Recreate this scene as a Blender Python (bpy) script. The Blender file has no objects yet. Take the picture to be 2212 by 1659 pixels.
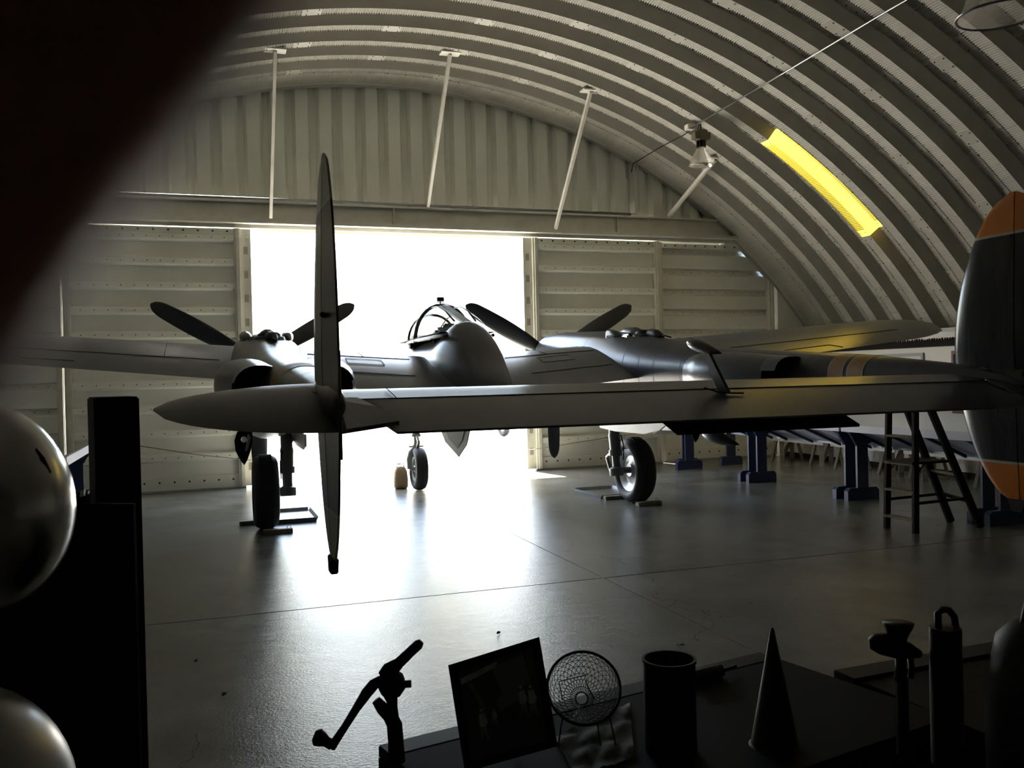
import bpy, bmesh, math, random
from mathutils import Vector, Matrix
random.seed(7)
R = math.radians
sc = bpy.context.scene
C = sc.collection

# ------------------------------------------------------------------ camera
FPX, YAW, PITCH, ROLL, CAMZ = 1936.9, R(19.01), R(-0.49), R(-1.307), 1.8
_f = Vector((math.sin(YAW)*math.cos(PITCH), math.cos(YAW)*math.cos(PITCH), math.sin(PITCH)))
_r0 = Vector((math.cos(YAW), -math.sin(YAW), 0)); _u0 = _r0.cross(_f)
CR = math.cos(ROLL)*_r0 + math.sin(ROLL)*_u0
CU = -math.sin(ROLL)*_r0 + math.cos(ROLL)*_u0
CF = _f
CO = Vector((0, 0, CAMZ))
cam = bpy.data.cameras.new('camera'); camo = bpy.data.objects.new('camera', cam); C.objects.link(camo)
m = Matrix.Identity(4)
for i in range(3):
    m[i][0] = CR[i]; m[i][1] = CU[i]; m[i][2] = -CF[i]; m[i][3] = CO[i]
camo.matrix_world = m
cam.sensor_fit = 'HORIZONTAL'; cam.sensor_width = 4.8; cam.lens = FPX/2212*4.8
cam.clip_start = 0.003; cam.clip_end = 400
cam.dof.use_dof = True; cam.dof.focus_distance = 9.0; cam.dof.aperture_fstop = 1.9
sc.camera = camo

# ------------------------------------------------------------------ sky, sun, exposure
world = bpy.data.worlds.new('world'); sc.world = world; world.use_nodes = True
wn = world.node_tree; wn.nodes.clear()
sky = wn.nodes.new('ShaderNodeTexSky'); sky.sky_type = 'NISHITA'; sky.sun_disc = False
sky.sun_elevation = R(67); sky.sun_rotation = R(-14); sky.air_density = 1.2; sky.dust_density = 2.5
bg = wn.nodes.new('ShaderNodeBackground'); bg.inputs[1].default_value = 0.105
wo = wn.nodes.new('ShaderNodeOutputWorld')
wn.links.new(sky.outputs[0], bg.inputs[0]); wn.links.new(bg.outputs[0], wo.inputs[0])
sl = bpy.data.lights.new('sun', 'SUN'); sl.energy = 5.6; sl.angle = R(0.6); sl.color = (1, .95, .86)
so = bpy.data.objects.new('sun', sl); C.objects.link(so)
_sd = Vector((0.2, -1.0, -2.45)).normalized()
so.rotation_euler = _sd.to_track_quat('-Z', 'Y').to_euler(); so.location = (0, 30, 40)
vs = sc.view_settings
sc.display_settings.display_device = 'sRGB'
vs.view_transform = 'Standard'; vs.look = 'None'; vs.gamma = 1; vs.use_curve_mapping = False
vs.exposure = 3.94
try:
    sc.cycles.use_denoising = True
    sc.cycles.max_bounces = 8; sc.cycles.diffuse_bounces = 6; sc.cycles.glossy_bounces = 3
    sc.cycles.transparent_max_bounces = 10
    sc.cycles.sample_clamp_indirect = 6.0
except Exception:
    pass

# ------------------------------------------------------------------ helpers
def px(x, y, d):
    """world point seen at photo pixel x, y at depth d metres along the view axis"""
    return CO + d*(CF + CR*((x-1106)/FPX) - CU*((y-829.5)/FPX))

def mat(name, col, rough=.5, metal=0, spec=.5, noise=0, nscale=6, stretch=(1, 1, 1), bump=0, bscale=40,
        rvar=0, col2=None, coat=0, bdist=.01, det=6):
    mt = bpy.data.materials.new(name); mt.use_nodes = True
    nt = mt.node_tree; b = nt.nodes['Principled BSDF']
    b.inputs['Base Color'].default_value = (*col, 1); b.inputs['Roughness'].default_value = rough
    b.inputs['Metallic'].default_value = metal
    b.inputs['Specular IOR Level'].default_value = spec
    if coat:
        b.inputs['Coat Weight'].default_value = coat; b.inputs['Coat Roughness'].default_value = .08
    if noise or bump or rvar:
        tc = nt.nodes.new('ShaderNodeTexCoord'); mp = nt.nodes.new('ShaderNodeMapping')
        mp.inputs['Scale'].default_value = stretch
        nt.links.new(tc.outputs['Object'], mp.inputs['Vector'])
    if noise or rvar:
        n = nt.nodes.new('ShaderNodeTexNoise'); n.inputs['Scale'].default_value = nscale
        n.inputs['Detail'].default_value = det; n.inputs['Roughness'].default_value = .6
        nt.links.new(mp.outputs[0], n.inputs['Vector'])
    if noise:
        rp = nt.nodes.new('ShaderNodeValToRGB')
        c2 = col2 if col2 else tuple(max(0, c*(1-noise)) for c in col)
        rp.color_ramp.elements[0].position = .32; rp.color_ramp.elements[1].position = .68
        rp.color_ramp.elements[0].color = (*c2, 1); rp.color_ramp.elements[1].color = (*col, 1)
        nt.links.new(n.outputs['Fac'], rp.inputs[0]); nt.links.new(rp.outputs[0], b.inputs['Base Color'])
    if rvar:
        mr = nt.nodes.new('ShaderNodeMapRange')
        mr.inputs['From Min'].default_value = .3; mr.inputs['From Max'].default_value = .7
        mr.inputs['To Min'].default_value = max(.02, rough-rvar); mr.inputs['To Max'].default_value = rough+rvar
        nt.links.new(n.outputs['Fac'], mr.inputs['Value']); nt.links.new(mr.outputs[0], b.inputs['Roughness'])
    if bump:
        n2 = nt.nodes.new('ShaderNodeTexNoise'); n2.inputs['Scale'].default_value = bscale
        n2.inputs['Detail'].default_value = min(4, det)
        nt.links.new(mp.outputs[0], n2.inputs['Vector'])
        bp = nt.nodes.new('ShaderNodeBump'); bp.inputs['Strength'].default_value = bump
        bp.inputs['Distance'].default_value = bdist
        nt.links.new(n2.outputs['Fac'], bp.inputs['Height']); nt.links.new(bp.outputs[0], b.inputs['Normal'])
    return mt

def link(o, parent=None):
    C.objects.link(o)
    if parent: o.parent = parent
    return o

def mesh(name, V, F, mt=None, parent=None, smooth=False, loc=None, rot=None, mi=None, fix=True):
    me = bpy.data.meshes.new(name)
    me.from_pydata([tuple(v) for v in V], [], F)
    mts = mt if isinstance(mt, (list, tuple)) else [mt]
    for k in mts:
        if k: me.materials.append(k)
    if mi: me.polygons.foreach_set('material_index', mi)
    if fix:
        bm = bmesh.new(); bm.from_mesh(me); bmesh.ops.recalc_face_normals(bm, faces=bm.faces); bm.to_mesh(me); bm.free()
    if smooth:
        me.polygons.foreach_set('use_smooth', [True]*len(me.polygons))
        if smooth != True:
            try: me.set_sharp_from_angle(angle=R(smooth))
            except Exception: pass
    me.update()
    o = link(bpy.data.objects.new(name, me), parent)
    if loc is not None: o.location = loc
    if rot is not None: o.rotation_euler = rot
    return o

class G:
    """collects shapes for one mesh"""
    def __init__(s): s.V = []; s.F = []; s.M = []; s.cur = 0
    def add(s, V, F):
        n = len(s.V); s.V += [Vector(v) for v in V]; s.F += [tuple(i+n for i in f) for f in F]; s.M += [s.cur]*len(F)
        return s
    def box(s, x0, x1, y0, y1, z0, z1, M=None):
        V = [Vector(p) for p in ((x0,y0,z0),(x1,y0,z0),(x1,y1,z0),(x0,y1,z0),(x0,y0,z1),(x1,y0,z1),(x1,y1,z1),(x0,y1,z1))]
        if M: V = [M @ v for v in V]
        return s.add(V, [(0,3,2,1),(4,5,6,7),(0,1,5,4),(1,2,6,5),(2,3,7,6),(3,0,4,7)])
    def bar(s, a, b, w, h, up=Vector((0,0,1))):
        a = Vector(a); b = Vector(b); d = (b-a).normalized(); sd = d.cross(up)
        if sd.length < 1e-5: sd = d.cross(Vector((1,0,0)))
        sd.normalize(); u = sd.cross(d)
        V = []
        for p in (a, b):
            for i, j in ((-1,-1),(1,-1),(1,1),(-1,1)): V.append(p+sd*(i*w/2)+u*(j*h/2))
        return s.add(V, [(3,2,1,0),(4,5,6,7),(0,1,5,4),(1,2,6,5),(2,3,7,6),(3,0,4,7)])
    def rings(s, rs, closed=True, cap=True):
        n = len(rs[0]); V = [p for r in rs for p in r]; F = []
        for i in range(len(rs)-1):
            for j in range(n if closed else n-1):
                k = (j+1) % n
                F.append((i*n+j, i*n+k, (i+1)*n+k, (i+1)*n+j))
        if cap and closed:
            F.append(tuple(range(n-1, -1, -1))); F.append(tuple((len(rs)-1)*n+j for j in range(n)))
        return s.add(V, F)
    def tube(s, pts, r, n=8, cap=True):
        pts = [Vector(p) for p in pts]; rr = r if isinstance(r, (list, tuple)) else [r]*len(pts)
        rs = []; prev = None
        for i, p in enumerate(pts):
            t = (pts[min(i+1, len(pts)-1)]-pts[max(i-1, 0)]).normalized()
            if prev is None:
                a = t.orthogonal().normalized()
            else:
                a = prev - t*prev.dot(t)
                a = a.normalized() if a.length > 1e-6 else t.orthogonal().normalized()
            prev = a; b = t.cross(a)
            rs.append([p+(a*math.cos(2*math.pi*k/n)+b*math.sin(2*math.pi*k/n))*rr[i] for k in range(n)])
        return s.rings(rs, True, cap)
    def lathe(s, prof, n=24, org=(0,0,0), axis=(0,0,1), cap=False):
        ax = Vector(axis).normalized(); a = ax.orthogonal().normalized(); b = ax.cross(a); o = Vector(org)
        rs = [[o+ax*h+(a*math.cos(2*math.pi*k/n)+b*math.sin(2*math.pi*k/n))*r for k in range(n)] for r, h in prof]
        return s.rings(rs, True, cap)
    def prism(s, poly, d):
        """poly: 3D points of a planar outline, d: thickness vector"""
        n = len(poly); d = Vector(d); V = [Vector(p) for p in poly]+[Vector(p)+d for p in poly]
        F = [tuple(range(n-1, -1, -1)), tuple(range(n, 2*n))]+[(j, (j+1) % n, n+(j+1) % n, n+j) for j in range(n)]
        return s.add(V, F)
    def sphere(s, c, r, n=14, m=8, sc3=(1,1,1)):
        c = Vector(c); rs = []
        for i in range(m+1):
            t = math.pi*i/m*.998+.002; rs.append([c+Vector((r*sc3[0]*math.sin(t)*math.cos(2*math.pi*k/n), r*sc3[1]*math.sin(t)*math.sin(2*math.pi*k/n), r*sc3[2]*math.cos(t))) for k in range(n)])
        return s.rings(rs, True, True)
    def obj(s, name, mt, parent=None, smooth=False, loc=None, rot=None, bevel=0, fix=True):
        o = mesh(name, s.V, s.F, mt, parent, smooth, loc, rot, s.M if isinstance(mt, (list, tuple)) else None, fix)
        if bevel:
            bm = bmesh.new(); bm.from_mesh(o.data)
            bmesh.ops.bevel(bm, geom=[e for e in bm.edges if e.calc_face_angle(0) > .6], offset=bevel, segments=2, affect='EDGES', clamp_overlap=True)
            bm.to_mesh(o.data); bm.free()
        return o

def tag(o, label=None, cat=None, group=None, kind=None):
    if label: o['label'] = label
    if cat: o['category'] = cat
    if group: o['group'] = group
    if kind: o['kind'] = kind
    return o
def thing(name, label, cat, loc=(0,0,0), rotz=0, group=None):
    o = bpy.data.objects.new(name, None); C.objects.link(o); o.location = loc; o.rotation_euler = (0,0,rotz)
    o.empty_display_size = .2
    return tag(o, label, cat, group)
def struct(o): o['kind'] = 'structure'; return o
def dup(root, loc, rotz=None, label=None):
    r = root.copy(); C.objects.link(r); r.location = loc
    if rotz is not None: r.rotation_euler = (0,0,rotz)
    if label: r['label'] = label
    for ch in root.children:
        c = ch.copy(); C.objects.link(c); c.parent = r
        for g in ch.children:
            d = g.copy(); C.objects.link(d); d.parent = c
    return r

# ------------------------------------------------------------------ materials
M_roof = mat('galvanised_roof', (.355, .345, .298), .6, .0, spec=.3, noise=.14, nscale=2.2, rvar=.08)
M_bolt = mat('dark_bolt', (.03, .03, .028), .5, .4)
M_clad = mat('beige_cladding', (.77, .775, .70), .5, .0, noise=.10, nscale=1.6, rvar=.06)
M_steel = mat('beige_steel', (.64, .63, .56), .45, .1, noise=.2, nscale=3, col2=(.52,.505,.43))
M_white = mat('white_wallboard', (.66, .64, .60), .7, noise=.06, nscale=1.2)
M_trim = mat('grey_trim', (.30, .32, .33), .5)
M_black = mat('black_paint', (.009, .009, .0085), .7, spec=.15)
M_dirt = mat('joint_dark', (.02, .02, .018), .9)
M_concr = mat('outdoor_concrete', (.52, .50, .46), .85, noise=.12, nscale=.6)
M_olive = mat('weathered_drab_paint', (.07, .073, .078), .30, .0, noise=.2, nscale=3, stretch=(.5, 2, 1), det=1)
M_wing = mat('drab_wing_paint', (.088, .097, .115), .28, .0, spec=.7, noise=.18, nscale=1.6, stretch=(2.5, .5, 1), bump=.05, bscale=2.2, bdist=.02, det=1)
M_under = mat('light_grey_belly', (.34, .34, .33), .38, .1, noise=.2, nscale=3)
M_nat = mat('natural_metal', (.42, .42, .42), .28, .8, noise=.2, nscale=4)
M_rubber = mat('tyre_rubber', (.014, .014, .014), .62, bump=.2, bscale=60)
M_prop = mat('black_propeller', (.018, .02, .024), .5)
M_chrome = mat('polished_metal', (.55, .53, .50), .2, 1.0, rvar=.05, nscale=4)
M_strut = mat('gear_leg_grey', (.20, .205, .205), .4, .3)
M_navy = mat('navy_paint', (.022, .032, .085), .45)
M_pale = mat('pale_blue_edge', (.50, .53, .66), .5)
M_wood = mat('bare_wood', (.33, .28, .19), .7, noise=.4, nscale=5, stretch=(8, 8, 1))
M_sawn = mat('grey_lumber', (.34, .31, .25), .7, noise=.3, nscale=4)
M_dwood = mat('dark_wood', (.018, .015, .011), .65, spec=.2, noise=.4, nscale=6)
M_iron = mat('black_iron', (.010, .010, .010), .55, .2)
M_red = mat('dark_red_frame', (.11, .03, .02), .5)

# ------------------------------------------------------------------ setting: floor
XL, XR, YD, YB = -4.75, 11.5, 16.0, -4.0
XC, ZC, RR = 3.38, -3.90, 10.97

def floor_mat():
    mt = bpy.data.materials.new('glossy_sealed_concrete'); mt.use_nodes = True
    nt = mt.node_tree; b = nt.nodes['Principled BSDF']; L = nt.links.new
    geo = nt.nodes.new('ShaderNodeNewGeometry')
    n1 = nt.nodes.new('ShaderNodeTexNoise'); n1.inputs['Scale'].default_value = .9; n1.inputs['Detail'].default_value = 8; n1.inputs['Roughness'].default_value = .62
    L(geo.outputs['Position'], n1.inputs['Vector'])
    rp = nt.nodes.new('ShaderNodeValToRGB'); rp.color_ramp.elements[0].position = .33; rp.color_ramp.elements[1].position = .62
    rp.color_ramp.elements[0].color = (.165, .162, .133, 1); rp.color_ramp.elements[1].color = (.255, .25, .215, 1)
    L(n1.outputs['Fac'], rp.inputs[0])
    # thin cracks: edges of large warped cells, kept only in some patches
    nw = nt.nodes.new('ShaderNodeTexNoise'); nw.inputs['Scale'].default_value = 5; nw.inputs['Detail'].default_value = 3
    L(geo.outputs['Position'], nw.inputs['Vector'])
    mx = nt.nodes.new('ShaderNodeMixRGB'); mx.blend_type = 'LINEAR_LIGHT'; mx.inputs[0].default_value = .12
    L(geo.outputs['Position'], mx.inputs[1]); L(nw.outputs['Color'], mx.inputs[2])
    vo = nt.nodes.new('ShaderNodeTexVoronoi'); vo.feature = 'DISTANCE_TO_EDGE'; vo.inputs['Scale'].default_value = .55
    L(mx.outputs[0], vo.inputs['Vector'])
    lt = nt.nodes.new('ShaderNodeMath'); lt.operation = 'LESS_THAN'; lt.inputs[1].default_value = .0012
    L(vo.outputs['Distance'], lt.inputs[0])
    n3 = nt.nodes.new('ShaderNodeTexNoise'); n3.inputs['Scale'].default_value = .4; L(geo.outputs['Position'], n3.inputs['Vector'])
    gt = nt.nodes.new('ShaderNodeMath'); gt.operation = 'GREATER_THAN'; gt.inputs[1].default_value = .53; L(n3.outputs['Fac'], gt.inputs[0])
    mu = nt.nodes.new('ShaderNodeMath'); mu.operation = 'MULTIPLY'; L(lt.outputs[0], mu.inputs[0]); L(gt.outputs[0], mu.inputs[1])
    cm = nt.nodes.new('ShaderNodeMixRGB'); cm.inputs[2].default_value = (.06, .06, .05, 1)
    L(mu.outputs[0], cm.inputs[0]); L(rp.outputs[0], cm.inputs[1]); L(cm.outputs[0], b.inputs['Base Color'])
    mr = nt.nodes.new('ShaderNodeMapRange'); mr.inputs['From Min'].default_value = .35; mr.inputs['From Max'].default_value = .65
    mr.inputs['To Min'].default_value = .08; mr.inputs['To Max'].default_value = .19
    L(n1.outputs['Fac'], mr.inputs['Value']); L(mr.outputs[0], b.inputs['Roughness'])
    n2 = nt.nodes.new('ShaderNodeTexNoise'); n2.inputs['Scale'].default_value = 55; n2.inputs['Detail'].default_value = 5; n2.inputs['Roughness'].default_value = .65
    L(geo.outputs['Position'], n2.inputs['Vector'])
    n4 = nt.nodes.new('ShaderNodeTexNoise'); n4.inputs['Scale'].default_value = 7; n4.inputs['Detail'].default_value = 4
    L(geo.outputs['Position'], n4.inputs['Vector'])
    b1 = nt.nodes.new('ShaderNodeBump'); b1.inputs['Strength'].default_value = .5; b1.inputs['Distance'].default_value = .006
    L(n2.outputs['Fac'], b1.inputs['Height'])
    b2 = nt.nodes.new('ShaderNodeBump'); b2.inputs['Strength'].default_value = .12; b2.inputs['Distance'].default_value = .02
    L(n4.outputs['Fac'], b2.inputs['Height']); L(b1.outputs[0], b2.inputs['Normal']); L(b2.outputs[0], b.inputs['Normal'])
    b.inputs['Specular IOR Level'].default_value = .24
    return mt
M_floor = floor_mat()
fl = struct(G().box(XL-1.6, XR+1.6, YB-.2, YD+.2, -.25, -.03).obj('floor', M_dirt))
for xs in ((XL-1.6, 3.295), (3.305, XR+1.6)):
    for ys in ((YB-.2, 7.219), (7.238, YD+.2)):
        G().box(xs[0], xs[1], ys[0], ys[1], -.03, 0).obj('floor_slab', M_floor, fl)
G().box(3.297, 3.303, YB, YD, -.03, -.002).obj('joint_filler', mat('pale_filler', (.30,.29,.25), .8, noise=.7, nscale=9), fl)
struct(G().box(-80, 90, YD+.2, 160, -.2, -.012).obj('ground_apron', M_concr))

# ------------------------------------------------------------------ setting: arched roof of bolted ribbed panels
PER, FLG, WEB, DEP = .635, .215, .075, .18
Y0 = 12.79
DTH = R(13.2)
def roof_panel_mesh():
    prof = [(0, 0, 1), (-.012, 0, 1), (-FLG+.012, 0, 1), (-FLG, 0, 0), (-FLG-WEB, DEP, 0), (-FLG-WEB-.012, DEP, 2), (-PER+WEB+.012, DEP, 2), (-PER+WEB, DEP, 0), (-PER, 0, 0)]
    flat = [(0), (.012)]
    arc = RR*DTH; endz = .12; pitch = .036
    us = [0, endz*.5, endz]
    k = int((arc-2*endz)/pitch)
    for i in range(k): us += [endz+i*pitch+.009, endz+(i+.5)*pitch+.009]
    us += [arc-endz, arc-endz*.5, arc]
    V = []; F = []
    n = len(prof)
    for j, u in enumerate(us):
        crimp = 0
        if 3 <= j < len(us)-3: crimp = .019 if (j % 2) else 0
        th = u/RR - DTH/2
        for q, (y, r, fl_) in enumerate(prof):
            c = 0
            if fl_ and q in (1, 2, 5, 6): c = crimp
            rad = RR + r + c
            V.append((rad*math.sin(th), y, rad*math.cos(th)))
    for j in range(len(us)-1):
        for q in range(n-1):
            F.append((j*n+q, j*n+q+1, (j+1)*n+q+1, (j+1)*n+q))
    M = [0]*len(F)
    # bolt heads along the flange edge and at the lap plates
    def bolt(y, r, th, s=.009):
        nonlocal V, F, M
        o = len(V)
        for rr in (RR+r-.010, RR+r+.004):
            for a in range(6):
                dy = s*math.cos(a*math.pi/3); dt = s*math.sin(a*math.pi/3)/RR
                V.append((rr*math.sin(th+dt), y+dy, rr*math.cos(th+dt)))
        F.append(tuple(o+a for a in range(6)))
        for a in range(6): F.append((o+a, o+(a+1) % 6, o+6+(a+1) % 6, o+6+a))
        M += [1]*7
    for e in (-1, 1):
        for y in (-.035, -FLG+.035):
            bolt(y, 0, e*(DTH/2-.085/RR))
        for y in (-FLG-WEB-.05, -PER+WEB+.05):
            bolt(y, DEP, e*(DTH/2-.085/RR))
    for i in range(1, 8): bolt(-.016, 0, -DTH/2+DTH*i/8, .007)
    return V, F, M
_V, _F, _M = roof_panel_mesh()
ceil = bpy.data.objects.new('ceiling', None); C.objects.link(ceil); struct(ceil); ceil.location = (XC, 0, ZC)
pan0 = mesh('roof_panel', _V, _F, [M_roof, M_bolt], ceil, False, mi=_M, fix=False)
def yellow_mat():
    mt = bpy.data.materials.new('yellow_translucent_fibreglass'); mt.use_nodes = True
    nt = mt.node_tree; nt.nodes.clear()
    o = nt.nodes.new('ShaderNodeOutputMaterial'); mx = nt.nodes.new('ShaderNodeMixShader')
    t = nt.nodes.new('ShaderNodeBsdfTranslucent'); d = nt.nodes.new('ShaderNodeBsdfDiffuse')
    n = nt.nodes.new('ShaderNodeTexNoise'); n.inputs['Scale'].default_value = 3; n.inputs['Detail'].default_value = 5
    tc = nt.nodes.new('ShaderNodeTexCoord'); nt.links.new(tc.outputs['Object'], n.inputs['Vector'])
    rp = nt.nodes.new('ShaderNodeValToRGB'); rp.color_ramp.elements[0].color = (.215, .142, .013, 1); rp.color_ramp.elements[1].color = (.24, .172, .021, 1)
    nt.links.new(n.outputs['Fac'], rp.inputs[0]); nt.links.new(rp.outputs[0], t.inputs[0]); nt.links.new(rp.outputs[0], d.inputs[0])
    mx.inputs[0].default_value = .72
    nt.links.new(d.outputs[0], mx.inputs[1]); nt.links.new(t.outputs[0], mx.inputs[2]); nt.links.new(mx.outputs[0], o.inputs[0])
    return mt
M_yel = yellow_mat()
SKY_TH = R(36.7)
first = True
NA = int((Y0+PER*4 - YB)/PER)+1
for a in range(NA):
    ye = Y0 + PER*4 - PER*a
    off = SKY_TH if a % 2 == 0 else SKY_TH - DTH/2
    k0 = -8
    for k in range(k0, 4):
        th = off + k*DTH
        if th < R(-64) or th > R(64): continue
        skylight = (a == 4 and k == 0)
        if first:
            o = pan0; first = False
        else:
            o = bpy.data.objects.new('roof_panel', pan0.data); C.objects.link(o); o.parent = ceil
        if skylight:
            me = pan0.data.copy(); me.materials.clear(); me.materials.append(M_yel); me.materials.append(M_bolt)
            o.data = me; o.name = 'skylight_panel'; o['label'] = 'yellow translucent roof panel lit by the sun'
        o.location = (0, ye, 0); o.rotation_euler = (0, th, 0)
# crimped end ring against the gable
g = G(); rs = []
ns = 1300
for j in range(ns+1):
    th = R(-64)+R(128)*j/ns; c = .010 if j % 2 else 0
    rs.append([((RR+cc)*math.sin(th), y, (RR+cc)*math.cos(th)) for y, cc in ((Y0+PER*4-.005, 0), (Y0+PER*4+.01, c), (15.86, c), (15.88, 0), (15.95, -.01), (15.97, -.05), (15.985, .03), (16.19, .03))])
g.rings([[Vector(p) for p in r] for r in rs], False, False)
g.obj('end_ring', M_roof, ceil, fix=False)

# ------------------------------------------------------------------ setting: side walls, back wall
for side, x in (('right', XR), ('left', XL)):
    s = 1 if side == 'right' else -1
    w = struct(G().box(min(x, x+s*.1), max(x, x+s*.1), YB, YD-.02, 0, 2.37).obj('wall_'+side, M_white))
    G().box(min(x-s*.04, x+s*1.6), max(x-s*.04, x+s*1.6), YB, YD-.02, 2.37, 2.43).obj('ledge', M_trim, w)
    struct(G().box(min(x-s*.015, x), max(x-s*.015, x), YB, YD-.02, 0, .1).obj('baseboard_'+side, M_dwood))
    struct(G().box(min(x+s*1.5, x+s*1.6), max(x+s*1.5, x+s*1.6), YB, YD-.02, 0, 2.4).obj('wall_outer_'+side, M_clad))
struct(G().box(XL-1.6, XR+1.6, YB-.1, YB, 0, 7.6).obj('wall_back', mat('dark_back_wall', (.05, .045, .04), .8, noise=.2)))

# ------------------------------------------------------------------ setting: gable, lintel, doors
gw = bpy.data.objects.new('wall_front', None); C.objects.link(gw); struct(gw)
MOD = .41
def gable_panel(h):
    prof = [(0, 0), (.19, 0), (.245, .14), (.335, .14), (.39, 0), (MOD, 0)]
    V = []; F = []
    for z in (0, h):
        for x, y in prof: V.append((x, y, z))
    n = len(prof)
    for q in range(n-1): F.append((q, q+1, n+q+1, n+q))
    return V, F
for i in range(-20, 26):
    x0 = 3.30+MOD*i
    if x0 < XL-1 or x0 > XR+1.2: continue
    xm = min(abs(x0-XC), abs(x0+MOD-XC)); top = math.sqrt(max(0, 11.3**2-xm**2))+ZC
    if top < 4.9: continue
    V, F = gable_panel(8.2-4.78)
    o = mesh('gable_panel', V, F, M_clad, gw, loc=(x0, YD+.05, 4.78), fix=False)
# lintel beam
lb = struct(G().box(XL-1.2, XR+1.2, YD-.06, YD+.10, 4.56, 4.86).obj('trim_1', M_steel)); lb.name = 'trim_1'
G().box(XL-1.2, XR+1.2, YD-.16, YD+.10, 4.86, 4.89).obj('flange', M_steel, lb)
G().box(XL-1.2, XR+1.2, YD-.20, YD+.10, 4.50, 4.56).obj('flange', M_steel, lb)
G().tube([(XL-1, YD-.14, 4.925), (8.0, YD-.14, 4.925)], .025, 8).obj('conduit', M_nat, lb, True)
G().tube([(8.0, YD-.14, 4.925), (8.15, YD-.14, 4.95), (8.2, YD-.12, 5.02), (8.2, YD-.08, 6.0)], .018, 8).obj('conduit', M_steel, lb, True)
for xx in (3.3, 7.72, -.9):
    G().box(xx-.01, xx+.01, YD-.15, YD-.06, 4.56, 4.86).obj('stiffener', M_steel, lb)
G().box(XL-1.2, XR+1.2, YD-.02, YD+.0, 4.44, 4.50).obj('track_lip', M_steel, lb)
# door leaves
HD = 4.42
def leaf(idx, x0, x1, y, out, leading):
    lf = bpy.data.objects.new('door_%d' % idx, None); C.objects.link(lf); struct(lf); lf.location = (x0, y, 0)
    W = x1-x0; sw = .11
    z = .24; first_ = None
    d = -.085*out
    prof = [(0, 0), (.25, 0), (.285, d), (.375, d), (.395, 0), (.41, 0)]
    # rib near the top of each module
    V = []; F = []; 
    for x in (sw, W-sw):
        for h, yy in prof: V.append((x, yy, h))
    n = len(prof)
    for q in range(n-1): F.append((q, q+1, n+q+1, n+q))
    mi = [0]*len(F)
    nb = 12
    for b in range(nb):
        bx = sw+.15+(W-2*sw-.3)*b/(nb-1); o = len(V); yb = d-.004 if out > 0 else d-.004
        for a in range(6): V.append((bx+.010*math.cos(a*math.pi/3), yb, .33+.010*math.sin(a*math.pi/3)))
        F.append(tuple(o+a for a in range(6))); mi.append(1)
    me = None
    for k in range(10):
        if me is None:
            o = mesh('door_panel', V, F, [M_clad, M_bolt], lf, loc=(0, 0, z), mi=mi, fix=False); me = o.data
        else:
            o = bpy.data.objects.new('door_panel', me); C.objects.link(o); o.parent = lf; o.location = (0, 0, z)
        z += MOD
    for xx in ((0, sw), (W-sw, W)):
        gg = G().box(xx[0], xx[1], -.10, .11 if out < 0 else .03, .03, HD)
        gg.box(xx[0]+.035, xx[1]-.02, -.125, -.10, .03, HD)
        gg.obj('stile', M_steel, lf)
    if leading:
        # bolted edge channel beside the opening
        xa, xb = ((W, W+.17) if leading > 0 else (-.17, 0))
        gg = G().box(xa, xb, -.03, .03, .03, HD)
        gg.cur = 1
        for k in range(10): 
            zz = .30+k*MOD
            gg.box(xa+.05, xb-.05, -.034, -.03, zz, zz+.13)
        gg.obj('edge_channel', [M_steel, M_sawn], lf)
    for (z0, z1) in ((.03, .24), (HD-.10, HD)):
        gg = G().box(sw, W-sw, -.035, .02, z0, z1); gg.cur = 1
        zb = z0+.13 if z0 < 1 else z1-.045
        for b in range(11):
            bx = sw+.1+(W-2*sw-.2)*b/10
            gg.lathe([(.0001, 0), (.017, 0), (.017, .004)], 8, (bx, -.04, zb), (0, 1, 0))
        gg.obj('rail', [M_clad, M_bolt], lf)
    G().box(0, W, -.06, .03, .0, .03).obj('bottom_seal', M_trim, lf)
    return lf
leaf(1, -2.10, .66, YD+.02, 1, 1)
leaf(2, -4.95, -2.12, YD+.16, -1, 0)
leaf(3, 5.96, 8.66, YD+.02, 1, -1)
leaf(4, 8.68, 11.42, YD+.16, -1, 0)
struct(G().box(11.44, 13.0, YD-.02, YD+.2, 0, 4.5).obj('trim_2', M_clad))
struct(G().box(10.2, 11.6, YD+.0, YD+.3, 4.40, 4.56).obj('light_leak_block', M_clad))  # block added to stop light leaking in above the end door
struct(G().box(XL-1.5, -4.97, YD-.02, YD+.2, 0, 4.5).obj('trim_3', M_clad))
struct(G().box(XL-1.2, XR+1.2, YD+.192, YD+.5, 4.42, 8.2).obj('wall_front_outer', M_clad))

# diagonal braces from roof to lintel
BR = [(1.16, 4.60, 'leftmost'), (3.91, 4.90, 'second from the left'), (6.38, 4.58, 'third from the left'), (8.80, 4.90, 'rightmost and shortest')]
for x, zb, w in BR:
    zt = math.sqrt(RR**2-(x-XC)**2)+ZC
    b = thing('roof_brace', 'slender beige steel brace from roof rib to door lintel, '+w, 'brace', (x, YD-.22, zb), group='roof braces above the hangar door')
    a0 = Vector((0, 0, 0)); a1 = Vector((0, 14.05-(YD-.22), zt-zb-.02))
    G().bar(a0, a1, .075, .05, Vector((1, 0, 0))).obj('brace_angle', M_steel, b)
    G().box(-.16, .16, a1.y-.10, a1.y+.10, a1.z-.0, a1.z+.025).obj('anchor_plate', M_steel, b)
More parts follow.
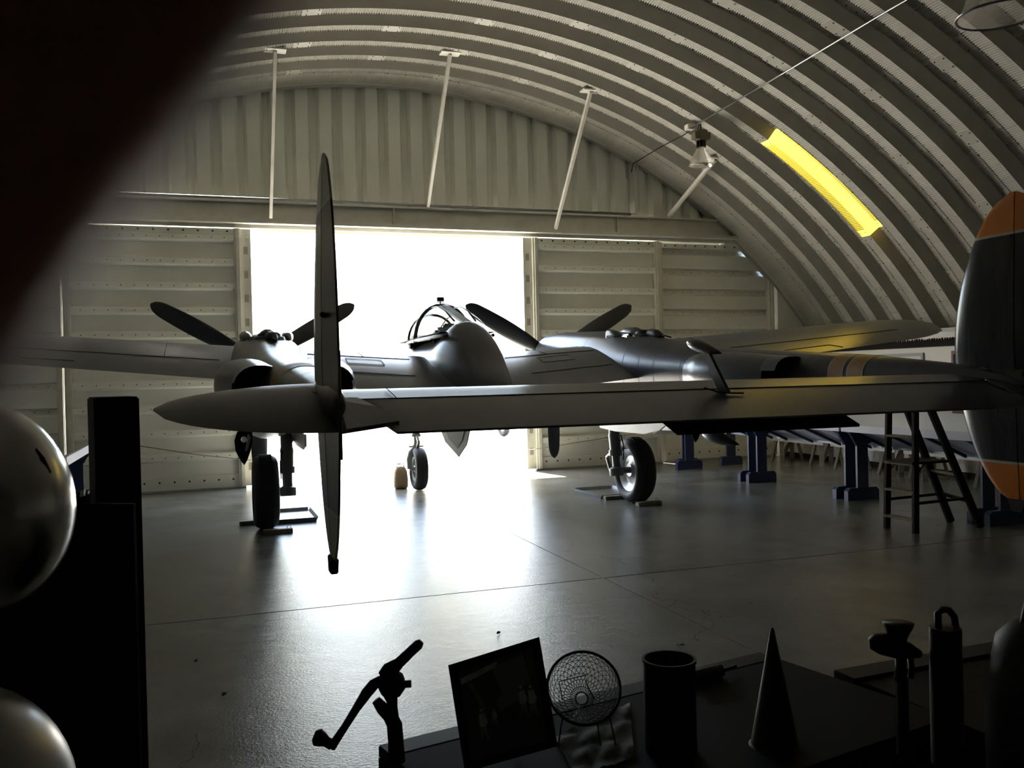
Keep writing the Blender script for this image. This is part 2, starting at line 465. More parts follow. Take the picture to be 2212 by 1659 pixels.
# ------------------------------------------------------------------ lamps and conduit under the roof
def bay_lamp(loc, label, rim=.24):
    t = thing('high_bay_lamp', label, 'lamp', loc, group='high bay lamps')
    G().tube([(-.03,0,.57),(-.05,0,.5),(-.07,0,.42)], .008, 6).obj('cable', M_black, t, True)
    G().tube([(0,0,.57),(0,0,.45)], .014, 6).obj('hook', M_iron, t, True)
    gg = G().box(-.17,.17,-.09,.09,.26,.40); gg.box(-.09,.09,-.11,.11,.24,.44); gg.obj('ballast_box', mat('ballast_bronze', (.11,.095,.07), .5, .3), t, bevel=.012)
    gg = G()
    for k in range(8):
        a = k*math.pi/4; gg.box(-.004,.004,.03,.095,.10,.24, Matrix.Rotation(a,4,'Z'))
    gg.lathe([(.045,.10),(.045,.25)],12); gg.obj('cooling_fins', M_iron, t)
    gl = bpy.data.materials.get('lamp_acrylic')
    if not gl:
        gl = bpy.data.materials.new('lamp_acrylic'); gl.use_nodes = True
        nt = gl.node_tree; nt.nodes.clear(); o=nt.nodes.new('ShaderNodeOutputMaterial'); m1=nt.nodes.new('ShaderNodeMixShader'); m2=nt.nodes.new('ShaderNodeMixShader')
        tr=nt.nodes.new('ShaderNodeBsdfTransparent'); tr.inputs[0].default_value=(.93,.92,.88,1); df=nt.nodes.new('ShaderNodeBsdfTranslucent'); df.inputs[0].default_value=(.7,.66,.58,1); gs=nt.nodes.new('ShaderNodeBsdfGlossy'); gs.inputs[1].default_value=.1
        m1.inputs[0].default_value=.35; nt.links.new(tr.outputs[0],m1.inputs[1]); nt.links.new(df.outputs[0],m1.inputs[2]); m2.inputs[0].default_value=.14
        nt.links.new(m1.outputs[0],m2.inputs[1]); nt.links.new(gs.outputs[0],m2.inputs[2]); nt.links.new(m2.outputs[0],o.inputs[0])
    gg = G().lathe([(.085,.11),(.10,.06),(.15,-.02),(.19,-.10),(.225,-.20),(rim,-.24)],28)
    gg.obj('reflector_bowl', gl, t, True)
    G().lathe([(rim,-.24),(rim+.012,-.247),(rim,-.256),(rim-.012,-.247),(rim,-.24)],28).obj('rim_ring', M_nat, t, True)
    G().lathe([(.001,-.13),(.035,-.11),(.045,-.02),(.025,.06),(.02,.1)],12).obj('bulb', gl, t, True)
    return t
l1 = bay_lamp((7.88, 13.0, 5.42), 'hanging clear bowl high bay lamp below the thin roof conduit'); l1.scale = (.84, .84, .84)
_p = px(2158, -16, 5.9)
bay_lamp((_p.x, _p.y, _p.z+.1), 'high bay lamp cut off by the top right corner of the picture', .26)
cd = thing('conduit_run', 'thin pale conduit running lengthwise under the roof ribs', 'conduit', (7.88, 13.1, 5.90))
G().tube([(.08,.35,.06),(-.02,-2.5,.10),(-.12,-4.5,.12),(-.2,-7,.12),(-.2,-14,.1)], .011, 6).obj('pipe', M_nat, cd, True)
G().tube([(.08,.15,.06),(.11,.6,.02),(.14,1.6,.03),(.17,2.7,.0),(.17,2.78,-.15)], .009, 6).obj('cable', M_black, cd, True)
G().box(-.0,.14,.30,.44,.03,.12).obj('junction_box', M_steel, cd, bevel=.01)

# ------------------------------------------------------------------ the twin-boom fighter plane
PY = R(-0.9)
PL = thing('fighter_plane', 'dark drab twin-boom propeller fighter plane parked tail towards the viewer', 'airplane', (3.195, 11.38, 0), PY)
BX = 2.44
def ring(x0, y, zc, w, top, bot, n=28, ex=2.2):
    out = []
    for k in range(n):
        a = 2*math.pi*k/n; c = math.cos(a); s = math.sin(a)
        X = w*math.copysign(abs(c)**(2/ex), c); Z = (top if s > 0 else bot)*math.copysign(abs(s)**(2/ex), s)
        out.append(Vector((x0+X, y, zc+Z)))
    return out
def interp(T, y):
    """piecewise smooth interpolation of section table rows (y, ...), y falling"""
    for a, b in zip(T, T[1:]):
        if a[0] >= y >= b[0]:
            t = (a[0]-y)/(a[0]-b[0]); return [p+(q-p)*t for p, q in zip(a[1:], b[1:])]
    return list(T[-1][1:])
def smooth_table(T, step=.12):
    ys = []; y = T[0][0]
    while y > T[-1][0]: ys.append(y); y -= step
    ys.append(T[-1][0])
    rows = [[yy]+interp(T, yy) for yy in ys]
    for _ in range(3):
        r2 = [rows[0]]
        for i in range(1, len(rows)-1):
            r2.append([rows[i][0]]+[(rows[i-1][c]+2*rows[i][c]+rows[i+1][c])/4 for c in range(1, len(rows[0]))])
        r2.append(rows[-1]); rows = r2
    return rows
def two_tone(name, zsplit, up, low, rough=.29):
    """drab above, pale grey below a height in the part's own frame"""
    mt = bpy.data.materials.new(name); mt.use_nodes = True; nt = mt.node_tree; b = nt.nodes['Principled BSDF']; L = nt.links.new
    tc = nt.nodes.new('ShaderNodeTexCoord'); sx = nt.nodes.new('ShaderNodeSeparateXYZ'); L(tc.outputs['Object'], sx.inputs[0])
    mp = nt.nodes.new('ShaderNodeMapping'); mp.inputs['Scale'].default_value = (1, .5, 2.5); L(tc.outputs['Object'], mp.inputs[0])
    n = nt.nodes.new('ShaderNodeTexNoise'); n.inputs['Scale'].default_value = 2.2; n.inputs['Detail'].default_value = 1; L(mp.outputs[0], n.inputs['Vector'])
    mr = nt.nodes.new('ShaderNodeMapRange'); mr.inputs['From Min'].default_value = .3; mr.inputs['From Max'].default_value = .7; mr.inputs['To Min'].default_value = .96; mr.inputs['To Max'].default_value = 1.04
    L(n.outputs['Fac'], mr.inputs['Value'])
    ad = nt.nodes.new('ShaderNodeMath'); ad.operation = 'MULTIPLY_ADD'; ad.inputs[1].default_value = .12; L(n.outputs['Fac'], ad.inputs[0]); L(sx.outputs[2], ad.inputs[2])
    gt = nt.nodes.new('ShaderNodeMath'); gt.operation = 'GREATER_THAN'; gt.inputs[1].default_value = zsplit+.06; L(ad.outputs[0], gt.inputs[0])
    mx = nt.nodes.new('ShaderNodeMixRGB'); mx.inputs[1].default_value = (*low, 1); mx.inputs[2].default_value = (*up, 1); L(gt.outputs[0], mx.inputs[0])
    ml = nt.nodes.new('ShaderNodeMixRGB'); ml.blend_type = 'MULTIPLY'; ml.inputs[0].default_value = 1; L(mx.outputs[0], ml.inputs[1]); L(mr.outputs[0], ml.inputs[2])
    L(ml.outputs[0], b.inputs['Base Color'])
    m2 = nt.nodes.new('ShaderNodeMapRange'); m2.inputs['From Min'].default_value = .3; m2.inputs['From Max'].default_value = .7; m2.inputs['To Min'].default_value = rough; m2.inputs['To Max'].default_value = rough
    L(n.outputs['Fac'], m2.inputs['Value']); L(m2.outputs[0], b.inputs['Roughness']); b.inputs['Specular IOR Level'].default_value = .36
    bp = nt.nodes.new('ShaderNodeBump'); bp.inputs['Strength'].default_value = .05; bp.inputs['Distance'].default_value = .02
    n3 = nt.nodes.new('ShaderNodeTexNoise'); n3.inputs['Scale'].default_value = 5; L(tc.outputs['Object'], n3.inputs['Vector']); L(n3.outputs['Fac'], bp.inputs['Height']); L(bp.outputs[0], b.inputs['Normal'])
    return mt
DRAB = (.050, .055, .066); GREY = (.42, .415, .39)
M_boom = two_tone('boom_paint', 1.50, DRAB, GREY)
M_pod = two_tone('gondola_paint', 1.55, DRAB, GREY)
M_stripe = mat('tan_stripe', (.36, .19, .055), .45, noise=.2)
M_stripe2 = mat('pale_stripe_edge', (.45, .37, .25), .45)
M_seam = mat('panel_seam', (.02, .02, .02), .6)

# wing
def foil(t, n=14):
    """upper then lower outline, chord fraction and height fraction"""
    up = []; lo = []
    for i in range(n+1):
        x = (1-math.cos(math.pi*i/n))/2
        y = 5*t*(.2969*math.sqrt(x)-.1260*x-.3516*x*x+.2843*x**3-.1036*x**4)
        cmb = .045*(1-((x-.4)/.6)**2) if x > .4 else .045*(1-((x-.4)/.4)**2)
        up.append((x, cmb+y)); lo.append((x, cmb-y))
    return up[::-1]+lo[1:-1]
def wsec(x, yl, yt, zl, zt, t, n=14):
    c = yl-yt; out = []
    for fx, fz in foil(t, n):
        out.append(Vector((x, yl-fx*c, zl+(zt-zl)*fx+fz*c)))
    return out
rs = []
for s in [-1+i/30 for i in range(61)]:
    x = s*7.92; ax = abs(x)
    yl = 1.5-.11*ax; yt = -1.35+.10*ax; k = 1
    if ax > 6.6:
        u = (ax-6.6)/1.32; k = math.sqrt(max(0.004, 1-u**2.3)); mid = yl*.62+yt*.38; yl = mid+(yl-mid)*k; yt = mid+(yt-mid)*k
    zl = 1.80+.099*ax; zt = 1.545+.099*ax
    zm = zl*.62+zt*.38; zl = zm+(zl-zm)*k; zt = zm+(zt-zm)*k
    rs.append(wsec(x, yl, yt, zl, zt, (.165-.006*ax)))
wing = G().rings(rs).obj('wing', M_wing, PL, 40)
# surface seams on the wing: flap and aileron hinge lines, inboard access panels
def on_wing(x, fx, dz=.004):
    ax = abs(x); yl = 1.5-.11*ax; yt = -1.35+.10*ax; zl = 1.80+.099*ax; zt = 1.545+.099*ax; c = yl-yt; t = .165-.006*ax
    y = 5*t*(.2969*math.sqrt(fx)-.1260*fx-.3516*fx*fx+.2843*fx**3-.1036*fx**4); cmb = .045*(1-((fx-.4)/.6)**2) if fx > .4 else .045*(1-((fx-.4)/.4)**2)
    return Vector((x, yl-fx*c, zl+(zt-zl)*fx+(cmb+y)*c+dz))
def seam(pts, r=.004, name='wing_seam', par=wing): G().tube(pts, r, 5).obj(name, M_seam, par, True)
for s in (-1, 1):
    seam([on_wing(s*x, .74) for x in (3.0, 4, 5, 6, 6.8)])
    seam([on_wing(s*4.5, .90), on_wing(s*5.3, .90), on_wing(s*5.45, .97)])
    seam([on_wing(s*x, .80) for x in (.75, 1.2, 1.9)]); seam([on_wing(s*x, .5) for x in (.65, 1.2, 1.95)]); seam([on_wing(s*x, .22) for x in (.6, 1.2, 2.0)])
    seam([on_wing(s*1.25, f) for f in (.22, .35, .5)]); seam([on_wing(s*1.5, f) for f in (.56, .6, .66)]+[on_wing(s*1.05, .66), on_wing(s*1.05, .56), on_wing(s*1.5, .56)])
    seam([on_wing(s*3.6, f) for f in (.05, .2, .4, .6, .74)])

# gondola
POD = [(4.5, 1.86, .04, .04, .04), (4.3, 1.86, .15, .14, .15), (3.9, 1.85, .27, .25, .28), (3.0, 1.83, .39, .42, .42), (2.0, 1.82, .43, .50, .48), (1.0, 1.82, .44, .52, .50), (0.1, 1.82, .43, .54, .50), (-.30, 1.82, .42, .70, .48), (-.50, 1.81, .40, .72, .45), (-.95, 1.77, .35, .55, .38), (-1.4, 1.70, .26, .28, .26), (-1.85, 1.66, .13, .12, .13), (-2.0, 1.65, .02, .02, .02)]
G_ = G(); G_.rings([ring(0, r[0], r[1], r[2], r[3], r[4], 32, 2.15) for r in smooth_table(POD, .09)])
pod = G_.obj('gondola', M_pod, PL, True)
G().tube([(.27, -.75, 2.02), (.26, -1.0, 1.92), (.24, -1.25, 1.80)], .012, 6).obj('scratch_strip', M_nat, pod, True)
# canopy
gm = bpy.data.materials.new('canopy_perspex'); gm.use_nodes = True
nt = gm.node_tree; nt.nodes.clear(); o_ = nt.nodes.new('ShaderNodeOutputMaterial'); mx_ = nt.nodes.new('ShaderNodeMixShader'); tr_ = nt.nodes.new('ShaderNodeBsdfTransparent'); gl_ = nt.nodes.new('ShaderNodeBsdfGlossy')
tr_.inputs[0].default_value = (.86, .89, .9, 1); gl_.inputs[1].default_value = .06; mx_.inputs[0].default_value = .09
nt.links.new(tr_.outputs[0], mx_.inputs[1]); nt.links.new(gl_.outputs[0], mx_.inputs[2]); nt.links.new(mx_.outputs[0], o_.inputs[0])
M_glass = gm
CAN = [(2.15, 2.31, .20, .03), (1.9, 2.31, .30, .22), (1.5, 2.31, .37, .44), (.9, 2.30, .40, .53), (.4, 2.30, .40, .50), (-.1, 2.30, .38, .36), (-.45, 2.30, .34, .18), (-.55, 2.3, .3, .1)]
def arch(y, zc, w, h, n=17, ex=2.1):
    out = []
    for k in range(n):
        a = math.pi*k/(n-1); c = math.cos(a); s = math.sin(a)
        out.append(Vector((w*math.copysign(abs(c)**(2/ex), c), y, zc+h*abs(s)**(2/ex))))
    return out
crow = smooth_table(CAN, .08)
can = G().rings([arch(r[0], r[1], r[2], r[3]) for r in crow], False).obj('canopy_glass', M_glass, PL, True)
def can_at(y):
    r = min(crow, key=lambda q: abs(q[0]-y)); return arch(*r[:4])
M_frame = mat('canopy_frame_paint', (.09, .10, .105), .4)
for y, w in ((.86, .028), (1.5, .02), (2.1, .018)): G().tube(can_at(y), w, 6).obj('canopy_hoop', M_frame, can, True)
spine = G().bar((0, .86, 2.825), (0, -.5, 2.475), .12, .035, Vector((0, 0, 1)))
spine.obj('rear_spine', M_frame, can)
for s in (-1, 1):
    G().tube([Vector((s*(r[2]+.004), r[0], 2.33)) for r in crow], .022, 6).obj('canopy_sill', M_frame, can, True)
    G().tube([v for v in (can_at(y)[5 if s > 0 else 11] for y in (.86, 1.2, 1.5, 1.8, 2.1))], .013, 6).obj('window_bar', M_frame, can, True)
    G().tube([v for v in (can_at(y)[6 if s > 0 else 10] for y in (.86, .5, .1, -.3))], .013, 6).obj('window_bar', M_frame, can, True)
gg = G().box(-.05, .05, .95, 1.01, 2.885, 2.945); gg.tube([(0, .98, 2.82), (0, .98, 2.89)], .012, 6); gg.box(-.06, .06, .94, 1.02, 2.868, 2.878); gg.obj('mirror', M_iron, can, bevel=.008)
gg = G().box(-.24, .24, .42, .48, 2.05, 2.45); gg.box(-.10, .08, .43, .47, 2.44, 2.54); gg.obj('seat_armour', M_black, PL, bevel=.02)
G().prism([(-.3, -.42, 2.28), (.3, -.42, 2.28), (.26, .1, 2.42), (-.26, .1, 2.42)], (0, 0, .05)).obj('radio_deck', M_black, PL)
G().prism([(-.40, 2.0, 2.335), (.40, 2.0, 2.335), (.415, .4, 2.352), (.36, -.4, 2.37), (-.36, -.4, 2.37), (-.415, .4, 2.352)], (0, 0, .012)).obj('cockpit_shade_sheet', M_black, PL)  # black sheet stands in for the shade inside the hollow cockpit
G().box(-.32, .32, 1.55, 1.75, 2.2, 2.44).obj('instrument_coaming', M_black, PL, bevel=.04)

# booms
BOOM = [(2.85, 2.13, .36, .36, .40), (2.3, 2.09, .44, .41, .60), (1.3, 2.00, .48, .46, .78), (.4, 1.93, .49, .49, .86), (-.3, 1.90, .47, .47, .78), (-.9, 1.87, .44, .40, .64), (-1.6, 1.83, .38, .33, .48), (-2.4, 1.80, .33, .28, .36), (-3.5, 1.77, .28, .24, .29), (-5.0, 1.74, .20, .17, .20), (-5.9, 1.70, .13, .12, .13), (-6.35, 1.68, .09, .08, .09), (-6.75, 1.66, .03, .03, .03)]
brow = smooth_table(BOOM, .11)
def boom_sec(y): 
    r = min(brow, key=lambda q: abs(q[0]-y)); return r
for s in (-1, 1):
    bx = s*BX
    bm_ = G().rings([ring(bx, r[0], r[1], r[2], r[3], r[4], 36, 2.15) for r in brow]).obj('nacelle_boom', M_boom, PL, True)
    # coolant radiator housings either side of the boom
    for q in (-1, 1):
        rr_ = []
        for y, ox, w, tz, bz in ((-2.35, .20, .06, .10, .12), (-2.40, .26, .17, .17, .20), (-2.55, .31, .25, .225, .26), (-2.9, .34, .28, .25, .29), (-3.3, .33, .27, .245, .28), (-3.7, .29, .24, .22, .25), (-3.95, .26, .22, .20, .23)):
            z0 = boom_sec(y)[1]-.02
            rr_.append(ring(bx+q*ox, y, z0, w, tz, bz, 26, 2.3))
        rh = G().rings(rr_, True, False).obj('radiator_housing', M_boom, bm_, True)
        z0 = boom_sec(-3.95)[1]-.02
        G().rings([ring(bx+q*.26, -3.93, z0, .205, .185, .215, 26, 2.3), ring(bx+q*.28, -3.6, z0, .20, .18, .2, 26, 2.3)]).obj('radiator_exit', M_black, bm_)
        # scoop lip and exit shutter
        fl_ = []
        for y, k in ((-3.92, 1.0), (-4.15, .93)):
            pts = ring(bx+q*.26, y, z0, .225*k, .205*k, .235*k, 26, 2.3)
            sel = [p for p in pts if p.z > z0+.03]
            sel.sort(key=lambda p: p.x); fl_.append(sel)
        G().rings(fl_, False, False).obj('exit_shutter', M_boom, bm_, True)
    # bands and seams
    def band(y0, y1, mt, name, grow=.004, par=bm_):
        rs_ = []
        for y in (y0, (y0+y1)/2, y1):
            r = interp(brow, y); rs_.append(ring(bx, y, r[0], r[1]+grow, r[2]+grow, r[3]+grow, 36, 2.15))
        G().rings(rs_, True, False).obj(name, mt, par, True)
    for y0 in (-4.62, -4.86):
        band(y0, y0-.17, M_stripe, 'tan_band'); band(y0+.012, y0, M_stripe2, 'band_edge'); band(y0-.17, y0-.182, M_stripe2, 'band_edge')
    for y in (.6, -.75, -1.15, -1.5, -2.1, -4.3, -5.55): band(y, y-.008, M_seam, 'panel_seam', .002)
    # turbo-supercharger on the nacelle top
    zt = 2.29
    gg = G()
    gg.lathe([(.001, .09), (.10, .09), (.13, .07), (.14, .03), (.14, -.06)], 24, (bx, -.55, zt)); gg.obj('turbine', M_iron, bm_, True)
    gg = G(); gg.lathe([(.17, -.10), (.19, .0), (.175, .035), (.155, .04), (.15, -.08)], 24, (bx, -.55, zt)); gg.obj('turbine_shroud', M_olive, bm_, True)
    G().tube([(bx, .25, zt+.05), (bx, -.02, zt+.06), (bx, -.25, zt+.05), (bx, -.42, zt+.02)], [.07, .10, .10, .08], 12).obj('exhaust_duct', M_olive, bm_, True)
    for q in (-1, 1):
        G().tube([(bx+q*.24, .16, zt-.06), (bx+q*.25, .02, zt+.07), (bx+q*.24, -.12, zt+.05), (bx+q*.22, -.35, zt-.02)], [.03, .075, .06, .03], 10).obj('intake_scoop', M_olive, bm_, True)
        G().box(bx+q*.17-.07, bx+q*.17+.07, -.50, -.22, zt-.12, zt+.045).obj('cooling_shroud', M_nat, bm_, bevel=.02)
    G().tube([(bx, -.70, zt+.03), (bx+.02, -.85, zt+.015), (bx+.02, -.98, zt-.03)], [.07, .065, .04], 10).obj('waste_gate', M_iron, bm_, True)
    G().tube([(bx+.02, -.95, zt+.01), (bx+.02, -1.22, zt-.04)], .012, 6).obj('tail_pipe', M_black, bm_, True)
    # spinner and propeller
    hub = G().lathe([(.36, 0), (.345, .1), (.29, .3), (.19, .47), (.09, .57), (.001, .60)], 28, (bx, 2.86, 2.13), (0, 1, 0)).obj('propeller_hub', M_prop, PL, True)
    for k in range(3):
        a = R(-90+120*k); rs_ = []
        d = Vector((math.cos(a), 0, math.sin(a))); tng = Vector((-math.sin(a), 0, math.cos(a)))
        for i in range(29):
            u = (i/28)**.8; rad = .30+1.45*u
            ch = (.10+.055*math.sin(math.pi*min(1, u*.95)**.8))*(1 if u < .86 else math.sqrt(max(.02, 1-((u-.86)/.14)**2)))
            tw = R(38-24*u); th = (.045*(1-u)+.010)
            ax1 = tng*math.cos(tw)+Vector((0, 1, 0))*math.sin(tw)*(1); ax2 = d.cross(ax1)
            c = Vector((bx, 3.0, 2.13))+d*rad
            rs_.append([c+ax1*(ch*.95*math.cos(2*math.pi*j/12))+ax2*(th*math.sin(2*math.pi*j/12)) for j in range(12)])
        G().rings(rs_).obj('propeller_blade', M_prop, hub, True)
    # main landing gear
    wx = s*2.50-.0; 
    sx = s*2.50-s*.27   # leg stands inboard of the wheel
    if True:
        tyre = []
        for a_ in range(0, 361, 15):
            tyre.append((.325+.13*math.cos(R(a_)), .125*math.sin(R(a_))))
        tg = G()
        prof = [(.30, -.11), (.33, -.142), (.365, -.15), (.40, -.140), (.428, -.112), (.445, -.075), (.453, -.035), (.455, 0), (.453, .035), (.445, .075), (.428, .112), (.40, .140), (.365, .15), (.33, .142), (.30, .11)]
        tg.lathe(prof, 48, (wx, 0, .452), (1, 0, 0))
        for k in range(48):      # tread blocks
            a_ = 2*math.pi*k/48
            tg.box(-.075, .075, -.012, .012, .443, .458, Matrix.Translation((wx, 0, .452)) @ Matrix.Rotation(a_, 4, 'X'))
        leg = G().tube([(sx, .10, 1.35), (sx, .06, .98), (sx, .055, .95), (sx, .03, .72)], [.075, .075, .085, .075], 16)
        leg.tube([(sx, .03, .74), (sx, 0, .50)], .058, 14); leg.tube([(sx, .035, .74), (sx, .03, .66)], .092, 16)
        leg.lathe([(.0001, 0), (.095, 0), (.10, .03), (.10, .10), (.06, .13), (.0001, .13)], 20, (sx, 0, .38), (0, .12, 1))
        leg.tube([(sx, 0, .45), (wx, 0, .452)], .045, 12)
        lg = leg.obj('main_gear_leg', M_strut, PL, 40)
        tg.obj('tyre', M_rubber, lg, 35)
        G().lathe([(.0001, -.07), (.09, -.085), (.12, -.06), (.20, -.05), (.25, -.085), (.295, -.105), (.305, -.10), (.305, .10), (.295, .105), (.25, .085), (.20, .05), (.12, .06), (.0001, .08)], 36, (wx, 0, .452), (1, 0, 0)).obj('wheel_rim', M_nat, lg, 35)
        tq = G().bar((sx-.03, .09, .70), (sx-.03, .26, .62), .05, .035); tq.bar((sx-.03, .26, .62), (sx-.03, .14, .44), .045, .03); tq.obj('torque_link', M_strut, lg, bevel=.006)
        G().bar((sx, .02, .98), (sx-s*.26 if s < 0 else sx+.2, .55, 1.32), .05, .05).obj('drag_brace', M_strut, lg, bevel=.008)
        G().tube([(sx+.06*s, -.03, .95), (sx+.09*s, -.05, .8), (sx+.08*s, -.05, .6)], .008, 6).obj('brake_hose', M_black, lg, True)
        # wheel bay doors hang open either side
        for q in (-1, 1):
            pts = [(0, .45, 0), (0, .30, -.20), (0, -.2, -.225), (0, -1.1, -.215), (0, -1.5, -.15), (0, -1.8, 0)]
            ofs = Vector((bx+q*.27, 0, 1.235)); tilt = Matrix.Rotation(q*R(-10), 3, 'Y')
            G().prism([ofs+tilt @ Vector(p) for p in pts], tilt @ Vector((q*.02, 0, 0))).obj('wheel_bay_door', M_under, lg, bevel=.004)
            if q*s > 0:   # curved end rib with a lightening hole
                c = Vector((bx+q*.33, -1.25, 1.14)); ot = [(-.09, .17), (.0, .17), (.07, .12), (.10, .03), (.09, -.08), (.04, -.19), (.0, -.24), (-.03, -.19), (-.07, -.08), (-.09, .03)]
                oo = [c+Vector((q*a, 0, b)) for a, b in ot]; ii = [c+Vector((q*.0+.034*math.cos(math.atan2(b-.04, q*a)), 0, .04+.034*math.sin(math.atan2(b-.04, q*a)))) for a, b in ot]
                G().rings([oo, ii, [p+Vector((0, .02, 0)) for p in ii], [p+Vector((0, .02, 0)) for p in oo], oo], True, False).obj('door_end_rib', M_black, lg)

# nose gear
nl = G().tube([(0, 2.85, 1.4), (0, 2.85, .86)], .065, 16); nl.tube([(0, 2.85, .88), (0, 2.86, .70)], .042, 14); nl.tube([(0, 2.85, .90), (0, 2.85, .86)], .08, 16)
nl.tube([(0, 2.86, .73), (0, 2.86, .66), (-.09, 2.84, .60), (-.125, 2.82, .50), (-.125, 2.80, .345)], [.06, .065, .055, .05, .045], 12)
nl.tube([(-.13, 2.80, .345), (.02, 2.80, .345)], .03, 12)
ng = nl.obj('nose_gear_leg', M_under, PL, 40)
tg = G().lathe([(.20, -.07), (.24, -.098), (.29, -.10), (.325, -.08), (.343, -.04), (.345, 0), (.343, .04), (.325, .08), (.29, .10), (.24, .098), (.20, .07)], 44, (0.02, 2.80, .345), (1, 0, 0)); tg.obj('tyre', M_rubber, ng, True)
wg = G().lathe([(.21, -.075), (.195, -.08), (.17, -.06), (.17, .06), (.195, .08), (.21, .075)], 36, (.02, 2.80, .345), (1, 0, 0)); wg.lathe([(.0001, -.07), (.055, -.07), (.06, .07), (.0001, .07)], 20, (.02, 2.80, .345), (1, 0, 0))
for k in range(6): wg.box(-.03, .03, -.022, .022, .05, .18, Matrix.Translation((.02, 2.80, .345)) @ Matrix.Rotation(k*math.pi/3, 4, 'X'))
wg.obj('wheel_rim', M_under, ng, 35)
tq = G().bar((-.0, 2.78, .88), (-.0, 2.66, .78), .04, .03); tq.bar((0, 2.66, .78), (0, 2.78, .68), .04, .03); tq.tube([(-.12, 2.86, .70), (.12, 2.86, .70)], .014, 8); tq.obj('torque_link', M_under, ng)
for q in (-1, 1):
    pts = [(0, .0, 0), (0, -.35, -.08), (0, -.62, -.34), (0, -.45, -.62), (0, -.22, -.80), (0, .02, -.55), (0, .12, -.2)]
    if q < 0: pts = [(0, p[1]*.4, p[2]*.35) for p in [Vector(v) for v in pts]]
    ofs = Vector((q*.42-.22*max(0, q), 2.05, 1.35)); tilt = Matrix.Rotation(q*R(-10), 3, 'Y') @ Matrix.Rotation(q*R(28), 3, 'Z')
    dr = G().prism([ofs+tilt @ Vector(p) for p in pts], tilt @ Vector((q*.025, 0, 0))).obj('nose_gear_door', M_nat, ng, bevel=.006)
    if q > 0:
        c = Vector((0, -.28, -.42)); G().prism([ofs+tilt @ (c+(Vector(p)-c)*.62)+tilt @ Vector((-.012, 0, 0)) for p in pts], tilt @ Vector((.008, 0, 0))).obj('door_inner_pan', M_strut, ng)
G().bar((.08, 2.7, 1.35), (.36, 1.85, 1.0), .03, .03).obj('door_rod', M_nat, ng)

# tail surfaces
def tsec(x, yl, yh, zl, zh, tl, th, n=9, up=0):
    """fixed stabiliser section: rounded leading edge back to a blunt hinge face"""
    U = []; Lw = []
    for i in range(n+1):
        u = (i/n)**1.6; y = yl+(yh-yl)*u; z = zl+(zh-zl)*u
        h = (tl*math.sqrt(max(0, 1-(1-min(1, u/.45))**2)) if u < .45 else tl+(th-tl)*(u-.45)/.55)
        U.append(Vector((x, y, z+h))); Lw.append(Vector((x, y, z-h)))
    return U[::-1]+Lw[1:]
YLE, YH, YTE = -5.74, -6.33, -6.86
stab = G().rings([tsec(x, YLE, YH, 1.70, 1.645, .062, .045) for x in (-2.38, -1.2, 0, 1.2, 2.38)]).obj('stabiliser', M_wing, PL, 35)
seam([(-2.05, YLE-.25, 1.752), (-2.05, YH, 1.695)], .003, 'panel_seam', stab)
# fixed root blocks behind the stabiliser beside each boom
for s in (-1, 1):
    pl_ = [(s*2.44, YH+.02, 1.702), (s*2.27, YH+.02, 1.702), (s*2.20, -6.55, 1.652), (s*2.12, -6.77, 1.580), (s*2.30, -6.80, 1.560), (s*2.44, -6.82, 1.545)]
    G().prism(pl_, (0, 0, -.022)).obj('root_fillet', M_wing, stab)
el = []
for x, k in ((-2.27, .06), (-2.21, .5), (-2.15, 1), (-1.2, 1), (0, 1), (1.2, 1), (2.15, 1), (2.21, .5), (2.27, .06)):
    yt = YH-.01+(YTE-YH)*k; zt = 1.645+(1.522-1.645)*k
    el.append([Vector((x, YH-.012, 1.688)), Vector((x, (YH+yt)/2, (1.688+zt)/2+.012*k)), Vector((x, yt, zt+.006)), Vector((x, yt, zt-.006)), Vector((x, (YH+yt)/2, (1.60+zt)/2-.012*k)), Vector((x, YH-.012, 1.60))])
elev = G().rings(el).obj('elevator', M_wing, PL, 30)
G().bar((-2.26, YH-.006, 1.69), (2.26, YH-.006, 1.69), .016, .006).obj('hinge_gap', M_seam, elev)
tb = [Vector((-.62, -6.66, 1.578)), Vector((.62, -6.66, 1.578)), Vector((.74, -6.83, 1.44)), Vector((-.52, -6.83, 1.44))]
G().prism(tb, (0, -.004, .016)).obj('trim_tab', M_black, elev)  # black stands in for shade on the down-turned tab
for up in (1, -1):
    base = Vector((0.02, -6.45, 1.66)); top = base+Vector((-.0, .26, .27)) if up > 0 else base+Vector((0, .10, -.30))
    mb = G()
    if up > 0:
        pass
    a_, b_ = (base, Vector((.02, -6.20, 1.97))) if up > 0 else (Vector((.02, -6.5, 1.58)), Vector((.02, -6.38, 1.40)))
    d = (b_-a_).normalized()
    mb.prism([a_+Vector((0, .065, 0)), a_+Vector((0, -.065, 0)), b_+Vector((0, -.04, 0)), b_+Vector((0, .04, 0))], (.022, 0, 0))
    arm = mb.obj('mass_balance_arm', M_olive, elev, bevel=.006)
    rs_ = []
    for u, r_ in ((0, .004), (.06, .03), (.18, .047), (.35, .052), (.6, .042), (.85, .02), (1, .003)):
        c = b_+Vector((.01, .20-.42*u, .035-.09*u if up > 0 else -.005-.05*u)); rs_.append([c+Vector((r_*math.cos(2*math.pi*j/14), 0, r_*.8*math.sin(2*math.pi*j/14))) for j in range(14)])
    G().rings(rs_).obj('mass_balance_weight', M_olive, elev, True)
G().tube([(-.10, -6.42, 1.70), (0, -6.47, 1.665), (.14, -6.49, 1.66)], .006, 6).obj('balance_bracket', M_seam, elev, True)
